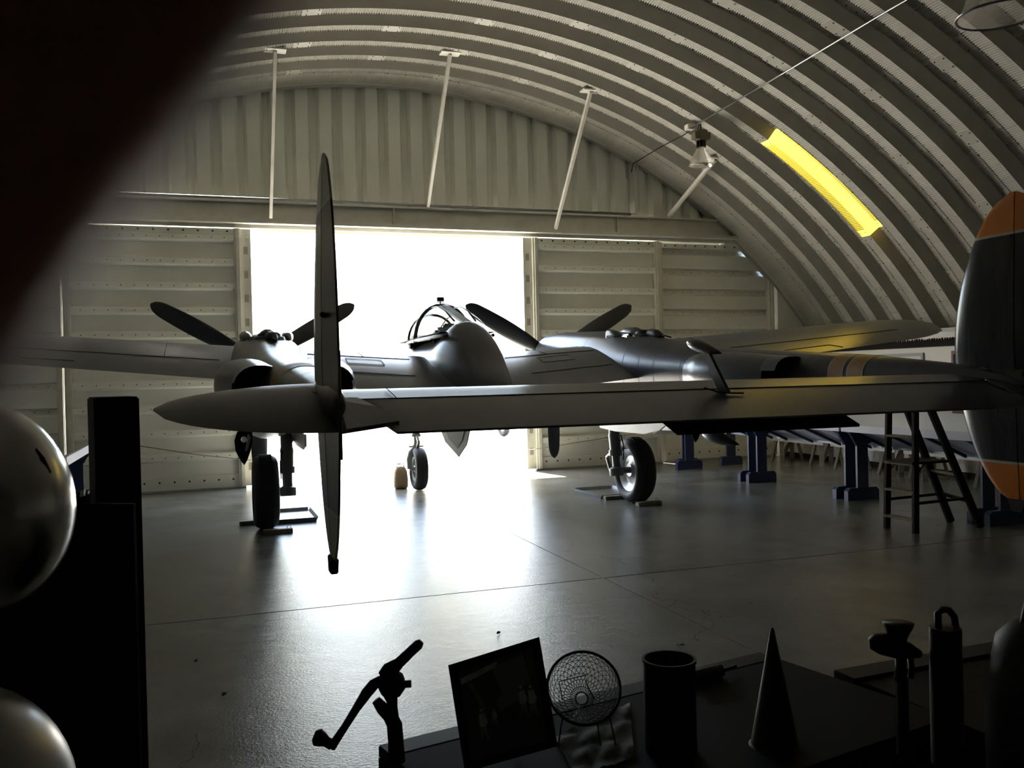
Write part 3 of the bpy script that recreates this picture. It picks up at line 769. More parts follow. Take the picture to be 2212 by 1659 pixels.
# outboard tail tips
for s in (-1, 1):
    rs_ = []
    for i in range(15):
        u = i/14; x = s*(2.40+.95*u); k = math.sqrt(max(.003, 1-u**2.2)); mid = -6.30
        yl = mid+(YLE-.02-mid)*k; yt = mid+(-6.84-mid)*k
        zl = 1.70; 
        sec = []
        for fx, fz in foil(.125*k+.02, 12):
            y = yl-(yl-yt)*fx; q = (YLE-y)/(YLE-YTE); z = 1.70-.03*q-.13*max(0, q-.35)**1.3*1.6
            sec.append(Vector((x, y, z+(fz-.02)*(yl-yt)*.95)))
        rs_.append(sec)
    tip = G().rings(rs_).obj('stabiliser_tip', M_wing, PL, 40)
    seam([(s*2.58, -6.20, 1.763), (s*2.47, -6.5, 1.715), (s*2.41, -6.75, 1.60)], .003, 'panel_seam', tip)
# fins and rudders
def fin_mat(name, tipc, dk=1.0):
    mt = bpy.data.materials.new(name); mt.use_nodes = True; nt = mt.node_tree; b = nt.nodes['Principled BSDF']; L = nt.links.new
    tc = nt.nodes.new('ShaderNodeTexCoord'); sx = nt.nodes.new('ShaderNodeSeparateXYZ'); L(tc.outputs['Object'], sx.inputs[0])
    mp = nt.nodes.new('ShaderNodeMapping'); mp.inputs['Scale'].default_value = (4, 4, .6); L(tc.outputs['Object'], mp.inputs[0])
    n = nt.nodes.new('ShaderNodeTexNoise'); n.inputs['Scale'].default_value = 4; n.inputs['Detail'].default_value = 1.5; L(mp.outputs[0], n.inputs['Vector'])
    dr = nt.nodes.new('ShaderNodeValToRGB'); dr.color_ramp.elements[0].position = .3; dr.color_ramp.elements[1].position = .7
    dr.color_ramp.elements[0].color = (.026*dk, .027*dk, .029*dk, 1); dr.color_ramp.elements[1].color = (.045*dk, .045*dk, .045*dk, 1); L(n.outputs['Fac'], dr.inputs[0])
    sb = nt.nodes.new('ShaderNodeMath'); sb.operation = 'SUBTRACT'; sb.inputs[1].default_value = 1.92; L(sx.outputs[2], sb.inputs[0])
    ab = nt.nodes.new('ShaderNodeMath'); ab.operation = 'ABSOLUTE'; L(sb.outputs[0], ab.inputs[0])
    c1 = nt.nodes.new('ShaderNodeMath'); c1.operation = 'GREATER_THAN'; c1.inputs[1].default_value = .82; L(ab.outputs[0], c1.inputs[0])
    c2 = nt.nodes.new('ShaderNodeMath'); c2.operation = 'GREATER_THAN'; c2.inputs[1].default_value = .84; L(ab.outputs[0], c2.inputs[0])
    m1 = nt.nodes.new('ShaderNodeMixRGB'); m1.inputs[2].default_value = (.42, .38, .30, 1); L(c1.outputs[0], m1.inputs[0]); L(dr.outputs[0], m1.inputs[1])
    m2 = nt.nodes.new('ShaderNodeMixRGB'); m2.inputs[2].default_value = (*tipc, 1); L(c2.outputs[0], m2.inputs[0]); L(m1.outputs[0], m2.inputs[1])
    L(m2.outputs[0], b.inputs['Base Color']); b.inputs['Roughness'].default_value = .30 if dk > 1 else .18; b.inputs['Specular IOR Level'].default_value = .65 if dk > 1 else .35
    return mt
M_finL = fin_mat('left_fin_lit_paint', (.33, .31, .25), 1.7); M_finR = fin_mat('right_fin_shaded_paint', (.50, .17, .025), .4)  # one fin paint, lightened on the left, darkened on the right as shade
ZF, HF = 1.92, 1.125
def fin_profile(z):
    u = max(-1, min(1, (z-ZF)/HF)); k = (max(0, 1-abs(u)**1.75))**.56
    return -6.42+.56*k, -6.42-.02, -6.42-.46*k**.8
for s in (-1, 1):
    bx = s*BX; fm = M_finL if s < 0 else M_finR
    rs_ = []; rr_ = []
    N = 40
    for i in range(N+1):
        z = ZF-HF*.998+2*HF*.998*i/N; yl, yh, yt = fin_profile(z); u = abs((z-ZF)/HF); th = .036*math.sqrt(max(.01, 1-u**2))*(.6+.4*(1-u))+.004
        ch = yl-yh
        sec = []
        for f, h in ((0, .0), (.03, .32), (.10, .58), (.25, .86), (.5, 1), (1, .95)):
            sec.append((yl-ch*f, h))
        rs_.append([Vector((bx+h*th, y, z)) for y, h in sec]+[Vector((bx-h*th, y, z)) for y, h in sec[::-1][:-1]])
        y1 = yh-.008
        rr_.append([Vector((bx+.9*th, y1, z)), Vector((bx+.55*th, (y1+yt)/2, z)), Vector((bx+.006, yt, z)), Vector((bx-.006, yt, z)), Vector((bx-.55*th, (y1+yt)/2, z)), Vector((bx-.9*th, y1, z))])
    fin = G().rings(rs_).obj('fin', fm, PL, 40)
    rud = G().rings(rr_).obj('rudder', fm, fin, 30)
    G().tube([(bx-.03, -6.56, 2.15), (bx-.045, -6.60, 2.15), (bx-.05, -6.64, 2.15)], [.014, .016, .008], 8).obj('tail_light', M_iron, fin, True)
    G().tube([(bx, -6.895, 1.95), (bx, -6.90, 1.7), (bx, -6.895, 1.4)], .007, 6).obj('rudder_tab', fm, fin, True)
    sk = G().rings([[Vector((bx+a*.022, -6.42+b, z)) for a, b in ((1, .05*k), (1, -.06*k), (-1, -.06*k), (-1, .05*k))] for z, k in ((ZF-HF+.035, 1.6), (ZF-HF-.01, 1.2), (ZF-HF-.055, .9))])
    sk.obj('tail_bumper', M_black, fin, bevel=.006)
    # root fairing where fin, boom and stabiliser meet
    G().rings([ring(bx, y, 1.68, w, h, h, 20, 2.2) for y, w, h in ((-5.8, .10, .10), (-6.2, .075, .11), (-6.6, .06, .10), (-6.85, .035, .06), (-6.95, .01, .01))]).obj('tail_fairing', fm, fin, True)

# ------------------------------------------------------------------ things around the plane
def drip_pan(x, y, w, l, label):
    t = thing('drip_pan', label, 'drip pan', (x, y, 0), 0, 'drip pans under the engines')
    gg = G().box(-w/2, w/2, -l/2, l/2, .004, .010); gg.obj('pan_floor', M_nat, t)
    for a, b in (((-w/2, -l/2), (w/2, -l/2)), ((w/2, -l/2), (w/2, l/2)), ((w/2, l/2), (-w/2, l/2)), ((-w/2, l/2), (-w/2, -l/2))):
        A = Vector((a[0], a[1], 0)); B = Vector((b[0], b[1], 0)); o = (A+B)/2; o = o.normalized()*.03
        G().prism([A, B, B+o+Vector((0, 0, .055)), A+o+Vector((0, 0, .055))], -o.normalized()*.006).obj('pan_side', M_trim, t)
    return t
drip_pan(5.70, 12.30, .62, .95, 'shallow metal drip pan on the floor beside the right main wheel')
drip_pan(1.06, 12.18, .55, .95, 'shallow metal drip pan on the floor beside the left main wheel')
def chock(x, y, rot, label, w=.36):
    t = thing('wheel_chock', label, 'chock', (x, y, 0), rot, 'wooden wheel chocks')
    G().prism([(-w/2, -.055, 0), (-w/2, .055, 0), (-w/2, .045, .05), (-w/2, -.045, .05)], (w, 0, 0)).obj('block', M_wood, t, bevel=.005)
    G().tube([(w*.3, 0, .05), (w*.36, .02, .085), (w*.42, .0, .09), (w*.44, -.02, .055)], .004, 5).obj('pull_rope', M_sawn, t, True)
    return t
chock(5.71, 10.96, .03, 'wooden chock behind the right main wheel of the fighter plane')
chock(5.55, 11.72, .0, 'wooden chock in front of the right main wheel', .30)
chock(.80, 10.98, -.03, 'wooden chock behind the left main wheel', .34)
chock(.56, 11.82, 0, 'wooden chock in front of the left main wheel', .34)
sb = thing('sandbag', 'small tan weight bag standing beside the nose wheel', 'bag', (3.04, 14.55, 0))
gg = G()
gg.rings([[Vector((.11*k*math.copysign(abs(math.cos(a))**.6, math.cos(a)), .09*k*math.copysign(abs(math.sin(a))**.6, math.sin(a)), z)) for a in [2*math.pi*j/16 for j in range(16)]] for z, k in ((0, .8), (.02, 1), (.15, 1.05), (.28, .95), (.34, .7), (.36, .3))]); gg.obj('bag_body', mat('tan_canvas', (.42, .31, .18), .85, noise=.2), sb, True)
G().tube([(-.06, 0, .34), (-.05, 0, .40), (.05, 0, .40), (.06, 0, .34)], .01, 6).obj('bag_handle', M_red, sb, True)

# rope across the doorway
rp = []
for (x, z) in ((-1.05, .82), (-.1, .62), (.84, .47), (2.29, .34), (3.4, .32), (4.6, .34), (5.76, .42), (6.66, .51), (8.2, .66)): rp.append((x, 15.72, z))
tag(G().tube(rp, .008, 6).obj('barrier_rope', M_sawn, None, True), 'thin sagging barrier rope stretched across the open doorway', 'rope')

# ------------------------------------------------------------------ display stands lining the plane (they face the wall)
def display_stand(x, y, mirror, length, label, group):
    t = thing('display_stand', label, 'display stand', (x, y, 0), math.pi if mirror else 0, group)
    l2 = length/2
    # local: +x faces the wall, high edge at x=0, low edge at x=.68
    hi, lo = .985, .70
    G().prism([(-.02, -l2, hi), (.68, -l2, lo), (.68, -l2, lo+.03), (-.02, -l2, hi+.03)], (0, length, 0)).obj('sloped_panel', M_pale, t)
    G().box(-.045, -.02, -l2, l2, hi-.045, hi+.055).obj('edge_board', M_pale, t, bevel=.004)
    G().box(.68, .70, -l2, l2, lo-.03, lo+.06).obj('edge_board', M_pale, t, bevel=.004)
    n = max(2, int(length/.5))
    for k in range(n):
        yy = -l2+.18+(length-.36)*k/(n-1)
        G().prism([(.0, yy, hi-.01), (.66, yy, lo-.005), (.66, yy, lo-.045), (.0, yy, hi-.05)], (0, .035, 0)).obj('batten', M_navy, t)
    for e in (-1, 1):
        yy = e*(l2-.10)-.02
        G().prism([(.12, yy, .16), (.30, yy, .16), (.30, yy, .80), (.46, yy, .785), (.46, yy, .76), (.60, yy, .70), (-.01, yy, .95), (-.01, yy, .92), (.12, yy, .76)][:3]+[(.30, yy, .76), (.40, yy, .80), (.02, yy, .965), (-.0, yy, .93), (.12, yy, .74)], (0, .035, 0)).obj('leg', M_navy, t)
        G().prism([(-.06, yy-.02, 0), (.46, yy-.02, 0), (.46, yy-.02, .13), (.42, yy-.02, .17), (-.02, yy-.02, .17), (-.06, yy-.02, .13)], (0, .08, 0)).obj('foot', M_navy, t)
    return t
DG = 'blue display stands around the plane'
ys = [15.95, 13.65, 11.30, 8.95]
lab = ['blue display stand nearest the hangar door on the right side', 'second blue display stand from the door on the right side', 'third blue display stand from the door on the right, left of the ladder', 'blue display stand behind the wooden stepladder']
for (y0, y1), lb_ in zip(((14.78, 12.54), (12.50, 10.20), (10.16, 7.88), (7.84, 5.5)), lab):
    display_stand(8.30, (y0+y1)/2, False, y0-y1, lb_, DG)
# the stand across the end, near the door
t = thing('display_stand', 'short blue display stand turned across the corner by the right door', 'display stand', (8.62, 14.95, 0), 0, DG)
G().prism([(-.45, -.02, .80), (1.2, -.02, .80), (1.2, .5, .62), (-.45, .5, .62)], (0, 0, .03)).obj('sloped_panel', M_pale, t)
G().box(-.45, 1.2, -.05, -.02, .75, .82).obj('edge_board', M_navy, t)
G().box(-.10, .10, -.02, .02, .1, .8).obj('leg', M_navy, t); G().box(.85, 1.05, -.02, .02, .1, .8).obj('leg', M_navy, t)
for xx in (0, .95):
    G().prism([(xx-.23, -.05, 0), (xx+.23, -.05, 0), (xx+.23, -.05, .13), (xx+.19, -.05, .17), (xx-.19, -.05, .17), (xx-.23, -.05, .13)], (0, .09, 0)).obj('foot', M_navy, t)
display_stand(-1.45, 12.12, True, 2.9, 'blue display stand on the left side behind the black post', DG)
display_stand(-1.45, 9.45, True, 2.3, 'blue display stand on the left side beyond the polished metal pod', DG)

# sawhorse benches along the right wall
def bench(y0, y1, label):
    t = thing('trestle_bench', label, 'bench', (11.0, (y0+y1)/2, 0), 0, 'white trestle benches along the right wall')
    l2 = (y1-y0)/2
    G().box(-.25, .25, -l2, l2, .50, .54).obj('bench_top', M_white, t, bevel=.004)
    G().box(-.27, -.25, -l2, l2, .40, .54).obj('apron', M_white, t)
    for e in (-1, 1):
        yy = e*(l2-.25)
        for q in (-1, 1):
            for w in (-1, 1):
                G().bar((q*.24, yy+w*.17, .0), (q*.17, yy+w*.07, .50), .085, .04).obj('leg', M_sawn, t)
        G().bar((-.235, yy-.15, .08), (.2, yy+.1, .42), .025, .09).obj('diagonal_brace', M_sawn, t)
        G().bar((-.2, yy, .46), (.2, yy, .46), .2, .05).obj('cross_bar', M_sawn, t)
    return t
for (a, b, l_) in ((13.7, 15.4, 'white trestle bench at the right wall nearest the hangar door'), (11.9, 13.5, 'white trestle bench at the right wall left of the ladder'), (9.9, 11.7, 'white trestle bench at the right wall seen through the ladder')): bench(a, b, l_)

# long dark toothed strip high on the right wall
t = thing('crosscut_saw_strip', 'long dark strip with ragged teeth hung high on the white wall', 'wall decoration', (11.5, 10.0, 2.14))
pts = [(0, -4.0, 0), (0, 5.6, 0)]
top = []
y = 5.6; random.seed(3)
while y > -4.0:
    top += [(0, y, .085+random.uniform(-.008, .01)), (0, y-.015, .12+random.uniform(-.012, .02)), (0, y-.03, .12+random.uniform(-.01, .015)), (0, y-.04, .085)]
    y -= .055
V = []; F = []
gg = G(); pl = [Vector(p) for p in top]
for i in range(len(pl)-1):
    a, b = pl[i], pl[i+1]
    gg.add([(-.02, a.y, a.z), (-.02, b.y, b.z), (-.02, b.y, 0), (-.02, a.y, 0), (-.001, a.y, a.z), (-.001, b.y, b.z)], [(0, 1, 2, 3), (0, 4, 5, 1)])
gg.obj('toothed_strip', mat('dark_rust', (.008, .006, .0055), .8, spec=.2), t, fix=False)
G().box(-.022, -.001, -4, 5.6, -.012, 0).obj('lower_edge', mat('rust_edge', (.03, .015, .012), .7), t)

def wall_picture(y0, y1, z0, z1, fm, label):
    t = thing('framed_picture', label, 'picture', (11.5, (y0+y1)/2, (z0+z1)/2), 0, 'framed pictures on the right wall')
    w = (y1-y0)/2; h = (z1-z0)/2; f = .055
    for a in ((-w, w, h-f, h), (-w, w, -h, -h+f), (-w, -w+f, -h+f, h-f), (w-f, w, -h+f, h-f)):
        G().box(-.035, -.001, a[0], a[1], a[2], a[3]).obj('frame_bar', fm, t, bevel=.006)
    G().box(-.012, -.001, -w+f, w-f, -h+f, h-f).obj('mat_board', M_white, t)
    G().box(-.014, -.012, -w+.16, w-.16, -h+.14, h-.14).obj('print', mat('faded_print', (.36, .37, .34), .7, noise=.5, nscale=5), t)
wall_picture(12.02, 13.25, 1.35, 2.04, M_trim, 'wide grey framed picture on the white wall above the boom')
wall_picture(10.2, 11.42, 1.04, 2.05, M_red, 'dark red framed picture partly hidden behind the right fin')

# ------------------------------------------------------------------ wooden stepladder
lad = thing('stepladder', 'dark wooden stepladder standing under the tailplane on the right', 'ladder', (7.66, 7.95, 0))
A = [(-.42, .22), (-.40, -.19)]; Bk = [(.47, .19), (.47, -.23)]
Ht = 1.62
fr = []
for (x, y), (x2, y2) in ((A[0], (.02, .15)), (A[1], (.04, -.13))):
    fr.append((Vector((x, y, 0)), Vector((x+.05, y*.9, Ht))))
bk = []
for (x, y) in Bk: bk.append((Vector((x, y, 0)), Vector((-.30, y*.8, Ht))))
for a, b in fr: G().bar(a, b, .035, .07, Vector((1, 0, 0))).obj('front_rail', M_dwood, lad)
for a, b in bk: G().bar(a, b, .035, .085, Vector((1, 0, 0))).obj('rear_leg', M_dwood, lad)
def lp(P, z): return P[0].lerp(P[1], z/Ht)
for z in (.14, .44, .74, 1.04, 1.34):
    a = lp(fr[0], z); b = lp(fr[1], z); G().bar(a, b, .09, .025).obj('step', M_wood, lad)
for z in (.32,):
    for i in (0, 1): G().bar(lp(fr[i], z), lp(bk[i], z+.02), .02, .03).obj('spreader', M_dwood, lad)
G().bar(lp(bk[0], .35), lp(bk[1], .30), .05, .03).obj('rear_rung', M_dwood, lad); G().bar(lp(bk[0], .62), lp(bk[1], .60), .05, .025).obj('rear_rung', M_wood, lad)
G().box(-.44, .08, -.20, .22, .745, .77).obj('paint_shelf', M_dwood, lad)
for i in (0, 1): G().bar(lp(fr[i], .62), lp(fr[i], .74)+Vector((.12, 0, 0)), .012, .012).obj('shelf_brace', M_dwood, lad)
G().box(-.46, -.20, -.19, .22, Ht, Ht+.025).obj('top_cap', M_dwood, lad)

# ------------------------------------------------------------------ parked plane outside in the sun
op = thing('parked_light_plane', 'pale low-wing light plane parked outside in bright sun', 'airplane', (10.06, 26.15, -.012), R(12))
M_cream = mat('cream_paint', (.75, .73, .68), .35)
G().rings([ring(0, y, z, w, h, h, 20) for y, z, w, h in ((3.2, 1.35, .05, .05), (3.0, 1.35, .35, .36), (2.2, 1.38, .48, .52), (0.5, 1.45, .52, .62), (-1.5, 1.5, .40, .48), (-4.2, 1.55, .10, .16))]).obj('fuselage', M_cream, op, True)
rs_ = []
for i in range(13):
    x = -4.8+9.6*i/12; c = 1.0-.06*abs(x); rs_.append(wsec(x, .9*c+.1, -.75*c, 1.05+.06*abs(x), 1.0+.06*abs(x), .14, 8))
G().rings(rs_).obj('wing', M_cream, op, True)
G().rings([wsec(x, -3.5, -4.2, 1.65, 1.62, .1, 6) for x in (-1.6, 0, 1.6)]).obj('tailplane', M_cream, op)
G().prism([(-.03, -3.4, 1.6), (-.03, -4.3, 1.6), (-.03, -4.45, 2.75), (-.03, -4.05, 2.75)], (.06, 0, 0)).obj('fin', M_red, op)
for xx in (-1.55, 1.55):
    lg = G().tube([(xx, -.1, 1.05), (xx-.12, -.1, .3)], .05, 10).obj('gear_leg', M_cream, op, True)
    G().lathe([(.12, -.06), (.2, -.085), (.25, -.07), (.27, 0), (.25, .07), (.2, .085), (.12, .06)], 28, (xx, -.1, .27), (1, 0, 0)).obj('tyre', M_rubber, lg, True)
    G().lathe([(.001, -.05), (.13, -.05), (.13, .05), (.001, .05)], 20, (xx, -.1, .27), (1, 0, 0)).obj('wheel_rim', M_under, lg)
G().prism([(-.06, 3.22, .45), (.06, 3.22, .45), (.08, 3.22, 1.35), (.05, 3.22, 2.25), (-.05, 3.22, 2.25), (-.08, 3.22, 1.35)], (0, .03, 0)).obj('propeller', mat('yellow_paint', (.7, .45, .05), .4), op)

# ------------------------------------------------------------------ dark foreground: post, cradle, polished pods
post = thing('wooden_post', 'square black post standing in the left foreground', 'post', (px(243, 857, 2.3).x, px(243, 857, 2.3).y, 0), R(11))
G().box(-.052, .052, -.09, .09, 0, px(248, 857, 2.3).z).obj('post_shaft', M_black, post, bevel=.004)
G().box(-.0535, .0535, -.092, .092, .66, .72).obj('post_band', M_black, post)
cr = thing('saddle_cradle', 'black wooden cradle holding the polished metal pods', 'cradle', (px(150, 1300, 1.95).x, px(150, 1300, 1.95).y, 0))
base = Vector(cr.location)
out = [(288, 1088), (182, 1088), (172, 1092), (160, 1125), (142, 1168), (120, 1208), (101, 1235), (60, 1282), (0, 1325), (-120, 1380), (-300, 1390)]
def crad(d):
    P = [px(x, y, d)-base for x, y in out]
    P += [Vector((P[-1].x, P[-1].y, -base.z)), Vector((P[0].x, P[0].y, -base.z))]
    return P
G().prism(crad(1.97), CF*.012).obj('saddle_board', M_black, cr)
for xx in (-250, 150):
    q = px(xx, 1500, 1.99)-base; G().box(q.x-.05, q.x+.05, q.y-.05, q.y+.2, 0, .45).obj('cradle_leg', M_black, cr)
def pod_shape(cx, cy, d, r, label, mt, ax, scuff):
    c = px(cx, cy, d); t = thing('metal_pod', label, 'metal pod', c)
    ax = Vector(ax).normalized()
    prof = []
    for i in range(25):
        a = math.pi*i/24; prof.append((max(.0005, r*math.sin(a)), -r*1.12*math.cos(a)*(1.0 if a > math.pi/2 else 1.0)))
    G().lathe(prof, 48, (0, 0, 0), ax).obj('pod_shell', mt, t, True)
    return t, c
p1, c1 = pod_shape(-82, 1112, 1.62, .186, 'large rounded polished metal pod at the left edge of the picture', M_chrome, (CU+CR*.12), True)
# scuffed vent slot on its upper right shoulder
sl_ = []
for x, y in ((28, 940), (60, 962), (88, 994), (108, 1022)):
    d0 = (px(x, y, 1.0)-CO).normalized(); oc = CO-c1; b_ = d0.dot(oc); cc = oc.dot(oc)-.189**2; disc = max(0, b_*b_-cc); sl_.append(CO+d0*(-b_-math.sqrt(disc))-c1)
G().tube(sl_, [.003, .008, .008, .003], 8).obj('vent_slot', M_black, p1, True)
G().tube([p+Vector((-.008, 0, -.006)) for p in sl_], [.002, .004, .004, .002], 8).obj('slot_lip', M_nat, p1, True)
pod_shape(-128, 1790, 1.50, .21, 'pale satin metal pod cut off at the bottom left corner', mat('satin_metal', (.50, .49, .47), .32, .7), (CU+CR*.1), False)
sw = thing('floor_clutter_box', 'small dark object with a lit glint on the floor beside the post', 'box', (px(160, 1085, 6.5).x, px(160, 1085, 6.5).y, 0))  # plain floor clutter without a lamp
q0 = Vector(sw.location)
G().box(-.14, .12, -.1, .1, px(150, 1095, 6.5).z-q0.z-.35, px(150, 1062, 6.5).z-q0.z).obj('box_body', M_dwood, sw, bevel=.02)
G().box(-.14, .12, -.08, .08, 0, px(150, 1095, 6.5).z-q0.z-.3).obj('box_base', M_dwood, sw)
G().prism([px(x, y, 6.4)-q0 for x, y in ((172, 1060), (181, 1058), (180, 1072), (173, 1074))], CF*.03).obj('glint_piece', M_nat, sw)  # pale metal piece added to stand for the glint

# dry leaf scraps on the floor
for (x, y, lb_) in ((1077, 1369, 'small dark dry leaf scrap on the floor behind the framed photograph'), (423, 1430, 'dark leaf scrap on the floor to the right of the black post'), (484, 1502, 'curled leaf scrap on the floor nearest the crank handle'), (1470, 1395, 'pale leaf scrap on the floor beyond the tall cylinder')):
    d_ = px(x, y, 1)-CO; p_ = CO+d_*((0-CAMZ)/d_.z); V = []; F = []
    for i in range(5):
        for j, w in enumerate((-1, 0, 1)):
            u = i/4-.5; V.append((u*.05, w*.014*math.cos(u*3), .004+.012*abs(w)*(.5+.5*math.sin(i*1.7+x))))
    for i in range(4):
        for j in range(2): a = i*3+j; F.append((a, a+1, a+4, a+3))
    tag(mesh('leaf_scrap', V, F, M_sawn if 'pale' in lb_ else M_dwood, None, True, loc=p_, rot=(0, 0, x*.1)), lb_, 'leaf', 'leaf scraps on the floor')

# ------------------------------------------------------------------ foreground tables
TZ = .78
def onz(x, y, z=TZ):
    d = px(x, y, 1)-CO; return CO+d*((z-CAMZ)/d.z)
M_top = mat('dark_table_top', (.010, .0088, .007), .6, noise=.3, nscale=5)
ta = thing('display_table', 'dark wooden table along the bottom edge holding the frame and basket', 'table', (1.15, 2.3, 0), R(11.6))
Lm = Matrix.Rotation(-R(11.6), 3, 'Z')
cA = Lm @ (onz(1640, 1408)-Vector((1.15, 2.3, 0))); cB = Lm @ (onz(820, 1612)-Vector((1.15, 2.3, 0)))
xa, xb, yb = cB.x, cA.x, cA.y
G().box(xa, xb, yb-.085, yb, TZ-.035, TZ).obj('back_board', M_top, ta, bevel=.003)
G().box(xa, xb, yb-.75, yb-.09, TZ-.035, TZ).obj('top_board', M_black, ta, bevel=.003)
G().box(xa, xb, yb-.02, yb-.0, .03, TZ-.036).obj('skirt', M_black, ta)
G().box(xa, xa+.02, yb-.75, yb-.02, .03, TZ-.036).obj('skirt', M_black, ta)
G().box(xb-.02, xb, yb-.75, yb-.02, .03, TZ-.036).obj('skirt', M_black, ta)
for ex in (xa+.05, xb-.05):
    for ey in (yb-.06, yb-.70): G().box(ex-.03, ex+.03, ey-.03, ey+.03, 0, TZ-.036).obj('leg', M_dwood, ta)
tb_ = thing('display_table', 'dark wooden table at the lower right holding the grinder and flask', 'table', (2.55, 2.2, 0), R(2.7))
Lb = Matrix.Rotation(-R(2.7), 3, 'Z'); c0 = Lb @ (onz(1800, 1447)-Vector((2.55, 2.2, 0)))
G().box(c0.x, c0.x+1.5, c0.y-.10, c0.y, TZ-.03, TZ).obj('back_board', M_top, tb_, bevel=.003)
G().box(c0.x+.02, c0.x+1.5, c0.y-.8, c0.y-.105, TZ-.05, TZ-.01).obj('top_board', M_dwood, tb_, bevel=.003)
for ex in (c0.x+.08, c0.x+1.42):
    for ey in (c0.y-.08, c0.y-.74): G().box(ex-.03, ex+.03, ey-.03, ey+.03, 0, TZ-.05).obj('leg', M_dwood, tb_)
G().box(c0.x+.03, c0.x+1.48, c0.y-.03, c0.y-.01, .03, TZ-.05).obj('skirt', M_black, tb_)
G().box(c0.x+.02, c0.x+.04, c0.y-.8, c0.y-.03, .03, TZ-.05).obj('skirt', M_black, tb_)

def local(o, pts): return [Vector(p)-Vector(o.location) for p in pts]
# hand-cranked grinder clamped to the table
D = 2.38
gr = thing('hand_crank_grinder', 'black iron hand crank grinder with a round knob clamped to the table edge', 'hand grinder', onz(848, 1600))
def PT(o, L, d=D): return local(o, [px(x, y, d) for x, y in L])
s_ = D/FPX
G().tube(PT(gr, [(812, 1512), (826, 1530), (842, 1545), (852, 1565), (855, 1600)])+[Vector((q.x, q.y, .004)) for q in PT(gr, [(857, 1625)])], [10*s_, 14*s_, 16*s_, 17*s_, 17*s_, 18*s_], 12).obj('column', M_iron, gr, True)
G().tube(PT(gr, [(822, 1485), (838, 1478), (858, 1474), (872, 1470)]), [20*s_, 32*s_, 30*s_, 16*s_], 14).obj('body', M_iron, gr, True)
G().tube(PT(gr, [(838, 1490), (846, 1508), (849, 1525), (850, 1548)]), [16*s_, 14*s_, 10*s_, 12*s_], 10).obj('neck', M_iron, gr, True)
G().tube(PT(gr, [(830, 1462), (842, 1448), (862, 1432), (885, 1410), (904, 1392), (910, 1386)]), [16*s_, 18*s_, 12*s_, 11*s_, 11*s_, 7*s_], 12).obj('hopper_handle', M_iron, gr, True)
G().tube(PT(gr, [(852, 1480), (870, 1478), (888, 1477)]), [9*s_, 8*s_, 8*s_], 10).obj('outlet_pin', M_iron, gr, True)
G().tube(PT(gr, [(822, 1468), (808, 1478), (792, 1497), (770, 1530), (745, 1570), (725, 1600), (716, 1615)], D-.05), [9*s_, 12*s_, 12*s_, 9*s_, 8*s_, 9*s_, 9*s_], 10).obj('crank_arm', M_iron, gr, True)
G().tube(PT(gr, [(718, 1610), (705, 1602), (695, 1597), (686, 1592), (678, 1589)], D-.05), [11*s_, 11*s_, 16*s_, 19*s_, 11*s_], 12).obj('crank_knob', M_iron, gr, True)
# framed photograph propped on the table
DF = 2.30
fp = thing('framed_photo', 'tilted dark frame with a black and white group photograph on the table', 'framed photo', onz(1100, 1650))
cn = [(968, 1437), (1164, 1376), (1204, 1612), (1004, 1668)]
dd = [DF+.05, DF+.05, DF-.05, DF-.05]
corn = [px(x, y, d)-Vector(fp.location) for (x, y), d in zip(cn, dd)]
nrm = (corn[1]-corn[0]).cross(corn[3]-corn[0]).normalized()
if nrm.dot(CF) > 0: nrm = -nrm
def uv(u, v): return corn[0].lerp(corn[1], u).lerp(corn[3].lerp(corn[2], u), v)
fw, fh = .085, .07
for q in ([(0, 0), (1, 0), (1, fh), (0, fh)], [(0, 1-fh), (1, 1-fh), (1, 1), (0, 1)], [(0, fh), (fw, fh), (fw, 1-fh), (0, 1-fh)], [(1-fw, fh), (1, fh), (1, 1-fh), (1-fw, 1-fh)]):
    G().prism([uv(*a) for a in q], -nrm*.02).obj('frame_bar', M_black, fp)
G().prism([uv(*a)-nrm*.004 for a in ((fw, fh), (1-fw, fh), (1-fw, 1-fh), (fw, 1-fh))], -nrm*.006).obj('photo_print', mat('photo_black', (.035, .037, .042), .5), fp)
M_ph = mat('photo_grey', (.42, .43, .44), .6, noise=.4, nscale=30); M_ph2 = mat('photo_dark_grey', (.14, .145, .155), .6)
def pr(L, m_, k=.0005): G().prism([uv(*a)-nrm*(.0035-k) for a in L], -nrm*.0004).obj('print_tone', m_, fp)
pr([(.10, .16), (.52, .10), (.5, .15), (.11, .22)], M_ph); pr([(.17, .22), (.22, .22), (.33, .5), (.29, .51)], M_ph2); pr([(.45, .14), (.80, .11), (.83, .38), (.52, .42)], M_ph2)
pr([(.45, .44), (.68, .39), (.69, .5), (.46, .56)], M_ph2, .0008)
def fig(u, v, k):
    pr([(u+.018*math.cos(a)*k, v+.018*math.sin(a)*k) for a in [j*math.pi/4 for j in range(8)]], M_ph, .001)
    pr([(u-.03*k, v+.03*k), (u+.03*k, v+.03*k), (u+.05*k, v+.12*k), (u+.02*k, v+.16*k), (u-.04*k, v+.15*k)], M_ph, .001)
    pr([(u-.03*k, v+.16*k), (u+.03*k, v+.16*k), (u+.04*k, v+.28*k), (u+.02*k, v+.28*k), (u, v+.2*k), (u-.05*k, v+.26*k)], M_ph2, .001)
fig(.27, .50, 1.0); fig(.72, .40, 1.0); fig(.82, .42, 1.0); fig(.40, .52, .6)
G().prism([uv(.45, .3)-nrm*.02, uv(.55, .3)-nrm*.02, Vector((uv(.55, .9)-nrm*.18).to_tuple()), Vector((uv(.45, .9)-nrm*.18).to_tuple())], -nrm*.006).obj('easel_back', M_black, fp)
